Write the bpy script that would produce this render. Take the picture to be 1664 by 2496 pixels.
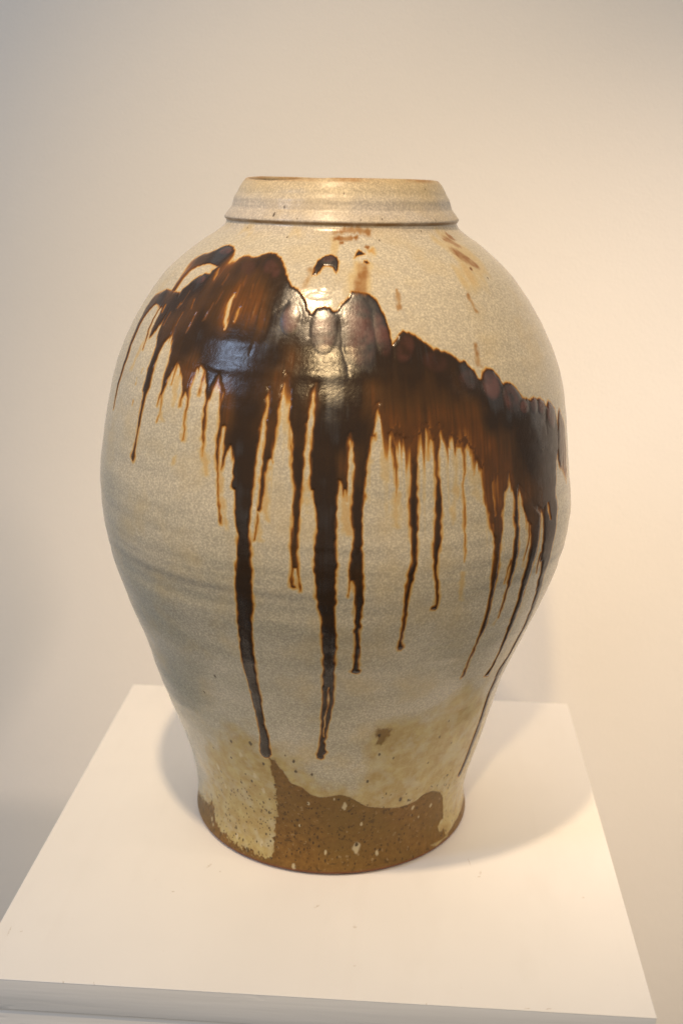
import bpy, math
import numpy as np
rad = math.radians
scene = bpy.context.scene
for o in list(bpy.data.objects):
    bpy.data.objects.remove(o, do_unlink=True)

# ------------------------------------------------------------------ camera
def look_matrix(loc, yaw, pitch, roll):
    from mathutils import Matrix, Vector
    f = Vector((math.sin(yaw)*math.cos(pitch), math.cos(yaw)*math.cos(pitch), math.sin(pitch)))
    r = f.cross(Vector((0, 0, 1))).normalized(); u = r.cross(f)
    c, s = math.cos(roll), math.sin(roll)
    X = r*c + u*s; Y = u*c - r*s; Z = -f
    return Matrix(((X.x, Y.x, Z.x, loc[0]), (X.y, Y.y, Z.y, loc[1]), (X.z, Y.z, Z.z, loc[2]), (0, 0, 0, 1)))
cam_d = bpy.data.cameras.new('camera'); cam = bpy.data.objects.new('camera', cam_d)
scene.collection.objects.link(cam); scene.camera = cam
cam.matrix_world = look_matrix((0.04852, -0.77766, 0.47975), -0.05872, -0.29099, 0.01884)
cam_d.sensor_fit = 'VERTICAL'; cam_d.sensor_height = 22.2; cam_d.sensor_width = 14.8
cam_d.lens = 22.2*2732.47162/2496
cam_d.clip_start = 0.05; cam_d.clip_end = 50
cam_d.dof.use_dof = True; cam_d.dof.focus_distance = 0.745; cam_d.dof.aperture_fstop = 4.0

# ------------------------------------------------------------------ light of the gallery
JX, JY = -0.0021, 0.0206                       # where the jar stands on the pedestal
world = bpy.data.worlds.new('World'); scene.world = world; world.use_nodes = True
bg = world.node_tree.nodes['Background']
bg.inputs[0].default_value = (1.0, 0.945, 0.88, 1); bg.inputs[1].default_value = 0.425
def aim(o, target):
    from mathutils import Vector
    d = Vector(target) - o.location
    o.rotation_euler = d.to_track_quat('-Z', 'Y').to_euler()
def polar(az, el, dist, z0=0.25):
    a, e = rad(az), rad(el)
    return (JX + dist*math.sin(a)*math.cos(e), JY - dist*math.cos(a)*math.cos(e), z0 + dist*math.sin(e))
def spot(name, loc, target, power, color, cone, blend, radius):
    d = bpy.data.lights.new(name, 'SPOT'); d.energy = power; d.color = color
    d.spot_size = rad(cone); d.spot_blend = blend; d.shadow_soft_size = radius
    o = bpy.data.objects.new(name, d); scene.collection.objects.link(o); o.location = loc; aim(o, target); return o
def area(name, loc, target, power, color, sx, sy):
    d = bpy.data.lights.new(name, 'AREA'); d.shape = 'RECTANGLE'; d.size = sx; d.size_y = sy
    d.energy = power; d.color = color
    o = bpy.data.objects.new(name, d); scene.collection.objects.link(o); o.location = loc; aim(o, target); return o
spot('track_spot_high', polar(-19, 67, 2.0), (0.03, 0.15, 0.0), 106, (1.0, 0.733, 0.45), 36, 1.0, 0.042)
spot('track_spot_front', polar(-3, 41, 2.5), (0.08, 0.36, 0.16), 95, (1.0, 0.70, 0.36), 29, 1.0, 0.06)
spot('track_spot_right', (1.75, -0.58, 1.22), (0.43, 0.36, 0.06), 148, (1.0, 0.78, 0.60), 37, 1.0, 0.07)
for el in (35.5, 26.5):                        # two panes of a daylit window, front left
    area('window_daylight', polar(-59, el, 3.0, 0.37), (JX, JY, 0.37), 12 if el > 30 else 7, (0.52, 0.70, 1.0), 0.50 if el > 30 else 0.32, 0.34)
vs = scene.view_settings
vs.view_transform = 'Standard'; vs.look = 'None'; vs.exposure = 0; vs.gamma = 1; vs.use_curve_mapping = False
scene.render.engine = 'CYCLES'

# ------------------------------------------------------------------ helpers
class NT:
    """small node-tree builder"""
    def __init__(s, name):
        s.m = bpy.data.materials.new(name); s.m.use_nodes = True; s.t = s.m.node_tree
        s.b = s.t.nodes['Principled BSDF']
    def n(s, kind, **kw):
        nd = s.t.nodes.new(kind)
        for k, v in kw.items():
            if k.startswith('i_'):
                key = k[2:]; key = int(key) if key.isdigit() else key.replace('_', ' ')
                s.set(nd.inputs[key], v)
            else: setattr(nd, k, v)
        return nd
    def set(s, sock, v):
        if isinstance(v, bpy.types.NodeSocket): s.t.links.new(v, sock)
        else: sock.default_value = v
    def math(s, op, a, b=0.0, c=None, clamp=False):
        nd = s.n('ShaderNodeMath', operation=op, use_clamp=clamp); s.set(nd.inputs[0], a); s.set(nd.inputs[1], b)
        if c is not None: s.set(nd.inputs[2], c)
        return nd.outputs[0]
    def mix(s, f, a, b, mode='MIX'):
        nd = s.n('ShaderNodeMix', data_type='RGBA', blend_type=mode)
        s.set(nd.inputs[0], f); s.set(nd.inputs[6], a); s.set(nd.inputs[7], b); return nd.outputs[2]
    def attr(s, name): return s.n('ShaderNodeAttribute', attribute_name=name).outputs['Fac']
    def ramp(s, f, stops):
        nd = s.n('ShaderNodeValToRGB'); e = nd.color_ramp.elements
        e[0].position, e[0].color = stops[0]; e[1].position, e[1].color = stops[-1]
        for p, c in stops[1:-1]: k = e.new(p); k.color = c
        s.set(nd.inputs[0], f); return nd.outputs[0]
    def maprange(s, v, a, b, c=0.0, d=1.0):
        nd = s.n('ShaderNodeMapRange'); s.set(nd.inputs[0], v)
        for i, x in zip((1, 2, 3, 4), (a, b, c, d)): nd.inputs[i].default_value = x
        return nd.outputs[0]
    def noise(s, scale, detail=2.0, rough=0.5, vec=None, sc=None):
        if vec is None: vec = s.n('ShaderNodeTexCoord').outputs['Object']
        if sc is not None:
            mp = s.n('ShaderNodeMapping'); s.set(mp.inputs[0], vec); mp.inputs[3].default_value = sc; vec = mp.outputs[0]
        nd = s.n('ShaderNodeTexNoise', i_Scale=scale, i_Detail=detail, i_Roughness=rough); s.set(nd.inputs['Vector'], vec)
        return nd.outputs['Fac']
    def bump(s, h, strength, dist, normal=None):
        nd = s.n('ShaderNodeBump', i_Strength=strength, i_Distance=dist); s.set(nd.inputs['Height'], h)
        if normal is not None: s.set(nd.inputs['Normal'], normal)
        return nd.outputs[0]
    def P(s, **kw):
        for k, v in kw.items(): s.set(s.b.inputs[k.replace('_', ' ')], v)
        return s.m
def col(*c): return (c[0], c[1], c[2], 1.0)

def link(o, parent=None):
    scene.collection.objects.link(o)
    if parent: o.parent = parent
    return o
def mesh_obj(name, verts, faces, mat, parent=None, smooth=False):
    me = bpy.data.meshes.new(name); me.from_pydata(verts, [], faces); me.update()
    me.materials.append(mat)
    if smooth: me.shade_smooth()
    return link(bpy.data.objects.new(name, me), parent)
def box(name, lo, hi, mat, parent=None, bev=0.0012, seg=3):
    import bmesh
    bm = bmesh.new(); bmesh.ops.create_cube(bm, size=1)
    for v in bm.verts:
        v.co = [lo[i] + (v.co[i]+.5)*(hi[i]-lo[i]) for i in range(3)]
    if bev: bmesh.ops.bevel(bm, geom=bm.edges[:], offset=bev, segments=seg, affect='EDGES', profile=0.5)
    me = bpy.data.meshes.new(name); bm.to_mesh(me); bm.free(); me.materials.append(mat)
    me.shade_smooth(); me.set_sharp_from_angle(angle=rad(40))
    return link(bpy.data.objects.new(name, me), parent)

# ------------------------------------------------------------------ setting: wall and floor
def wall_material():
    t = NT('painted_wall')
    big = t.noise(2.2, 3); fine = t.noise(420, 3, 0.6); mid = t.noise(60, 2)
    c = t.mix(t.maprange(big, .35, .65), col(.775, .755, .72), col(.80, .78, .745))
    n1 = t.bump(t.math('ADD', fine, t.math('MULTIPLY', mid, .7)), .20, .0016)
    return t.P(Base_Color=c, Roughness=.75, Normal=n1)
WALL_Y = 0.36; FLOOR_Z = -1.0
wm = wall_material()
wall = mesh_obj('wall', [(-4, WALL_Y, FLOOR_Z), (4, WALL_Y, FLOOR_Z), (4, WALL_Y, 2.8), (-4, WALL_Y, 2.8), (-4, WALL_Y+.1, FLOOR_Z), (4, WALL_Y+.1, FLOOR_Z), (4, WALL_Y+.1, 2.8), (-4, WALL_Y+.1, 2.8)],
                [(0, 1, 2, 3), (5, 4, 7, 6), (3, 2, 6, 7), (1, 0, 4, 5), (0, 3, 7, 4), (2, 1, 5, 6)], wm)
wall['kind'] = 'structure'
ft = NT('grey_floor')
fm = ft.P(Base_Color=ft.mix(ft.noise(6, 4), col(.26, .25, .24), col(.34, .33, .31)), Roughness=.5)
floor = mesh_obj('floor', [(-4, -4, FLOOR_Z-.004), (4, -4, FLOOR_Z-.004), (4, WALL_Y, FLOOR_Z-.004), (-4, WALL_Y, FLOOR_Z-.004)], [(0, 1, 2, 3)], fm)
floor['kind'] = 'structure'

# ------------------------------------------------------------------ pedestal
H = 0.21
def pedestal_material(name, top):
    t = NT(name)
    oc = t.n('ShaderNodeTexCoord').outputs['Object']
    if top:
        grain = t.noise(55, 4, .6, oc, (1, .035, 1)); big = t.noise(7, 3)
        c = t.mix(t.maprange(big, .3, .7), col(.765, .755, .735), col(.81, .80, .78))
        c = t.mix(t.math('MULTIPLY', t.maprange(grain, .55, .75), .05), c, col(.62, .57, .50))
        rub = t.math('MULTIPLY', t.maprange(t.noise(18, 4, .65, oc, (1, .4, 1)), .54, .70), .07)
        c = t.mix(rub, c, col(.52, .49, .44))
        dust = t.math('MULTIPLY', t.maprange(t.noise(420, 2, .5), .74, .80), .25)
        c = t.mix(dust, c, col(.42, .36, .29))
        # scuffs and specks seen on the paint: x, y, half length, half width, turn
        tot = None
        for x, y, a, b, r in SCUFF:
            mp = t.n('ShaderNodeMapping', vector_type='TEXTURE'); t.set(mp.inputs[0], oc)
            mp.inputs[1].default_value = (x, y, 0.0); mp.inputs[2].default_value = (0, 0, r); mp.inputs[3].default_value = (a, b, 1)
            ln = t.n('ShaderNodeVectorMath', operation='LENGTH'); t.set(ln.inputs[0], mp.outputs[0])
            k = t.maprange(ln.outputs['Value'], .45, 1.1, 1, 0)
            tot = k if tot is None else t.math('MAXIMUM', tot, k)
        brk = t.maprange(t.noise(900, 2), .38, .56)
        c = t.mix(t.math('MULTIPLY', tot, t.math('MULTIPLY', brk, .45)), c, col(.38, .30, .21))
        h = t.math('ADD', grain, t.math('MULTIPLY', t.noise(240, 2), .5))
        return t.P(Base_Color=c, Roughness=.55, Normal=t.bump(h, .12, .0006))
    grain = t.noise(90, 5, .62, oc, (.045, 1, 1)); coarse = t.noise(38, 3, .5, oc, (.08, 1, 1)); lump = t.noise(30, 3)
    ch = t.maprange(t.noise(26, 4, .65, oc, (.35, 1, 1)), .62, .70)
    c = t.mix(t.maprange(grain, .35, .7), col(.73, .725, .71), col(.80, .795, .785))
    h = t.math('ADD', t.math('MULTIPLY', grain, .8), t.math('ADD', coarse, t.math('MULTIPLY', ch, -.6)))
    return t.P(Base_Color=c, Roughness=.5, Normal=t.bump(h, .32, .0016))
SCUFF = [(-0.193, -0.1643, 0.0011, 0.0009, 0.09), (-0.2009, -0.1646, 0.0054, 0.0006, 1.62), (-0.0019, -0.1208, 0.003, 0.0012, 0.83), (0.1122, -0.0716, 0.003, 0.0009, 1.42), (0.111, -0.0766, 0.0019, 0.0009, 0.36), (0.1823, -0.0947, 0.0012, 0.0012, 0.09), (0.1048, -0.0596, 0.0058, 0.0006, -1.4), (-0.103, -0.1132, 0.0014, 0.0009, 0.09), (-0.0834, -0.0808, 0.0034, 0.0012, 1.11), (-0.0743, -0.087, 0.0009, 0.0009, 0.09), (-0.1318, -0.2097, 0.0026, 0.0006, -1.18), (-0.1512, -0.2095, 0.0023, 0.0006, -1.16), (0.0721, -0.2105, 0.0028, 0.0006, 1.56), (0.133, -0.2081, 0.0022, 0.0006, 0.09), (0.1458, -0.2074, 0.0021, 0.0007, 0.32), (0.0253, -0.1404, 0.0016, 0.0019, 0.09), (0.0271, -0.1789, 0.0011, 0.0009, 0.57)]
ped = bpy.data.objects.new('display_pedestal', None); link(ped); ped.location = (0, 0, FLOOR_Z)
ped['label'] = 'white painted square wooden pedestal standing under the jar in front of the wall'; ped['category'] = 'pedestal'
pt, ps = pedestal_material('white_paint_top', True), pedestal_material('white_paint_side', False)
def pbox(name, lo, hi, m, **kw):
    # geometry in metres about the tabletop centre, carried by the pedestal
    o = box(name, lo, hi, m, ped, **kw); o.location = (0, 0, -FLOOR_Z); return o
pbox('top_panel', (-H, -H, -.0006), (H, H, 0), pt, bev=.0003, seg=1)
pbox('edge_board', (-H+.0004, -H+.00015, -.0225), (H-.0004, H-.0004, -.00065), ps, bev=.0004)
pbox('front_panel', (-H+.0012, -H+.0012, -1.0), (H-.0012, -H+.016, -.0230), ps, bev=.0006, seg=2)
pbox('back_panel', (-H+.0012, H-.016, -1.0), (H-.0012, H-.0012, -.0230), ps, bev=.0006, seg=2)
pbox('side_panel', (-H+.0016, -H+.0164, -1.0), (-H+.016, H-.0164, -.0230), ps, bev=.0006, seg=2)
pbox('side_panel', (H-.016, -H+.0164, -1.0), (H-.0016, H-.0164, -.0230), ps, bev=.0006, seg=2)

# ------------------------------------------------------------------ the jar
# Profile (height mm, radius mm, out-of-round mm) and the glaze as it lies on the
# surface: (turn in degrees from the front, height in mm).
PROF = [[0.0,103.4,-0.0],[1.3,106.3,-0.05],[3.0,107.3,-0.12],[6.0,107.0,-0.22],[10.0,106.2,-0.36],[16.0,105.5,-0.56],[22.0,105.4,-0.67],[32.0,106.46,-0.51],[40.0,107.64,-0.31],[48.0,109.43,-0.03],[56.0,111.51,0.14],[64.0,113.74,0.2],[72.0,116.07,0.02],[80.0,118.4,-0.34],[88.0,120.95,-0.81],[96.0,123.57,-1.27],[104.0,126.18,-1.63],[112.0,128.54,-2.08],[120.0,130.9,-2.59],[128.0,133.2,-2.74],[136.0,135.75,-2.37],[144.0,138.4,-1.84],[152.0,141.21,-1.35],[160.0,144.27,-1.08],[168.0,147.29,-1.01],[176.0,150.47,-0.84],[184.0,153.61,-0.55],[192.0,156.32,-0.28],[200.0,159.04,-0.16],[208.0,161.72,-0.06],[216.0,163.9,-0.07],[224.0,165.57,0.05],[232.0,167.66,0.24],[240.0,168.94,0.09],[248.0,169.63,-0.05],[256.0,170.05,-0.14],[264.0,169.93,-0.48],[272.0,169.45,-1.07],[280.0,168.67,-1.51],[288.0,167.78,-1.66],[296.0,166.72,-1.61],[304.0,165.61,-1.46],[312.0,164.45,-1.22],[320.0,163.17,-0.95],[328.0,161.67,-0.76],[336.0,160.16,-0.56],[344.0,158.43,-0.57],[352.0,156.09,-0.55],[360.0,153.21,-0.55],[368.0,149.9,-0.62],[376.0,145.86,-0.58],[384.0,141.67,-0.58],[392.0,136.8,-0.65],[400.0,131.58,-0.83],[408.0,125.79,-0.94],[416.0,119.33,-0.83],[424.0,110.77,-0.55],[432.0,100.85,-0.23],[437.5,93.5,-0.06],[440.5,88.5,-0.0],[443.5,84.3,-0.0],[445.8,81.4,-0.0],[447.5,80.0,-0.0],[449.0,79.2,-0.0],[450.0,79.1,-0.0],[450.8,79.9,0.0],[451.8,80.4,0.0],[452.8,80.2,0.0],[454.5,78.9,0.0],[457.0,77.0,0.0],[459.0,75.3,0.0],[461.2,74.7,0.0],[464.0,74.0,0.0],[466.2,73.0,0.0],[469.0,71.4,-0.0],[471.2,70.2,-0.0],[473.5,69.0,-0.0],[475.5,67.6,-0.0],[476.8,66.4,-0.0]]
POUR = [[[-38.35,427.7],[-37.37,430.4],[-35.39,431.2],[-32.08,430.4],[-29.68,431.1],[-28.26,432.7],[-25.87,433.4],[-23.61,433.1],[-21.12,431.0],[-19.01,427.9],[-17.28,423.7],[-15.51,418.8],[-14.04,415.9],[-12.36,414.7],[-10.84,412.0],[-9.42,409.1],[-8.21,403.7],[-7.39,401.5],[-6.02,404.5],[-4.38,405.4],[-2.69,404.8],[-1.54,402.7],[-0.73,403.6],[0.08,406.4],[1.77,409.6],[2.5,411.1],[2.97,413.9],[4.16,413.9],[6.23,413.4],[8.26,412.3],[9.87,409.4],[11.01,404.3],[12.07,398.6],[12.55,392.9],[12.71,387.2],[12.58,384.8],[13.45,387.0],[14.72,390.6],[15.93,392.6],[17.44,391.2],[19.09,389.3],[20.66,386.6],[22.18,383.5],[23.09,381.3],[23.94,382.5],[24.87,380.5],[26.7,380.0],[28.3,377.1],[29.85,373.7],[30.76,374.6],[31.64,372.0],[33.23,368.6],[33.9,363.7],[34.91,363.5],[35.45,367.0],[37.12,369.0],[38.74,367.9],[39.93,364.8],[40.72,360.5],[41.13,359.0],[42.26,359.5],[44.08,358.1],[45.51,355.3],[46.34,351.8],[47.1,348.9],[49.2,347.5],[50.22,346.1],[51.75,348.1],[53.08,345.9],[54.82,345.8],[56.66,342.9],[57.41,339.8],[59.09,342.3],[60.65,340.3],[63.02,335.7],[63.97,329.0],[63.82,322.7],[63.4,309.3],[61.41,301.3],[60.35,288.3],[55.52,275.1],[51.93,274.7],[47.4,281.0],[43.41,294.5],[41.52,293.7],[40.58,303.6],[35.21,307.5],[32.24,313.5],[31.18,316.4],[29.83,321.7],[28.82,327.6],[27.84,327.9],[26.16,329.9],[24.85,332.0],[23.53,332.1],[22.52,337.9],[20.65,334.2],[18.52,339.0],[16.29,333.3],[13.59,334.4],[12.41,336.1],[10.94,336.9],[9.8,340.9],[8.47,351.3],[8.44,352.0],[5.46,334.0],[2.39,335.8],[-0.54,333.3],[-4.07,336.7],[-4.93,362.9],[-7.36,358.1],[-10.47,361.2],[-11.67,367.4],[-13.02,353.9],[-15.54,359.9],[-16.45,353.0],[-21.31,352.0],[-26.2,356.8],[-28.0,364.5],[-29.67,364.1],[-32.07,367.3],[-33.95,368.3],[-36.87,366.0],[-40.51,368.4],[-42.47,372.0],[-45.6,379.7],[-47.08,387.5],[-49.28,395.1],[-52.41,400.8],[-53.05,405.4],[-53.19,409.0],[-51.83,411.6],[-50.68,414.5],[-49.13,417.5],[-47.15,419.5],[-45.0,419.3],[-45.22,421.5],[-43.46,424.7],[-40.36,426.6]],[[-48.73,436.2],[-51.63,434.9],[-53.5,432.7],[-56.35,430.4],[-59.52,429.3],[-61.21,427.0],[-61.89,424.9],[-61.3,422.5],[-59.64,417.9],[-58.9,413.1],[-58.87,409.1],[-58.97,405.8],[-56.56,406.3],[-56.06,408.4],[-55.92,414.1],[-55.9,418.9],[-54.36,421.7],[-51.96,423.6],[-49.0,424.6],[-44.6,423.6],[-42.14,422.7],[-39.89,425.9],[-40.57,429.6],[-42.2,433.1],[-44.8,435.1]],[[-60.18,407.0],[-62.94,407.1],[-65.47,404.5],[-69.21,402.4],[-70.31,399.2],[-70.42,394.9],[-69.95,391.6],[-68.98,388.1],[-67.37,388.1],[-66.66,391.6],[-65.21,394.5],[-63.86,397.4],[-60.06,396.6],[-57.63,397.2],[-54.34,397.2],[-48.7,395.3],[-49.31,401.4],[-53.5,406.9],[-57.27,407.0]],[[65.35,331.9],[66.7,334.6],[68.34,329.7],[71.24,322.5],[72.48,312.4],[72.35,300.3],[72.0,288.3],[70.21,280.3],[68.45,283.5],[66.38,291.7],[63.97,294.9],[62.47,301.7],[63.18,320.0]],[[-8.67,421.4],[-8.85,425.9],[-7.95,430.0],[-5.73,432.9],[-3.55,433.6],[-1.28,432.2],[-0.58,429.7],[-0.77,425.7],[-1.3,422.8],[-1.73,424.2],[-2.53,426.1],[-3.87,427.2],[-5.4,427.1],[-6.04,425.5],[-6.45,423.8],[-7.51,422.0]],[[4.44,431.5],[5.24,434.4],[6.55,436.4],[7.61,435.3],[8.71,433.9],[6.83,433.2],[5.31,432.7]],[[7.57,429.3],[8.04,430.4],[8.95,430.6],[9.61,429.0],[8.57,428.6]]]
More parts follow.
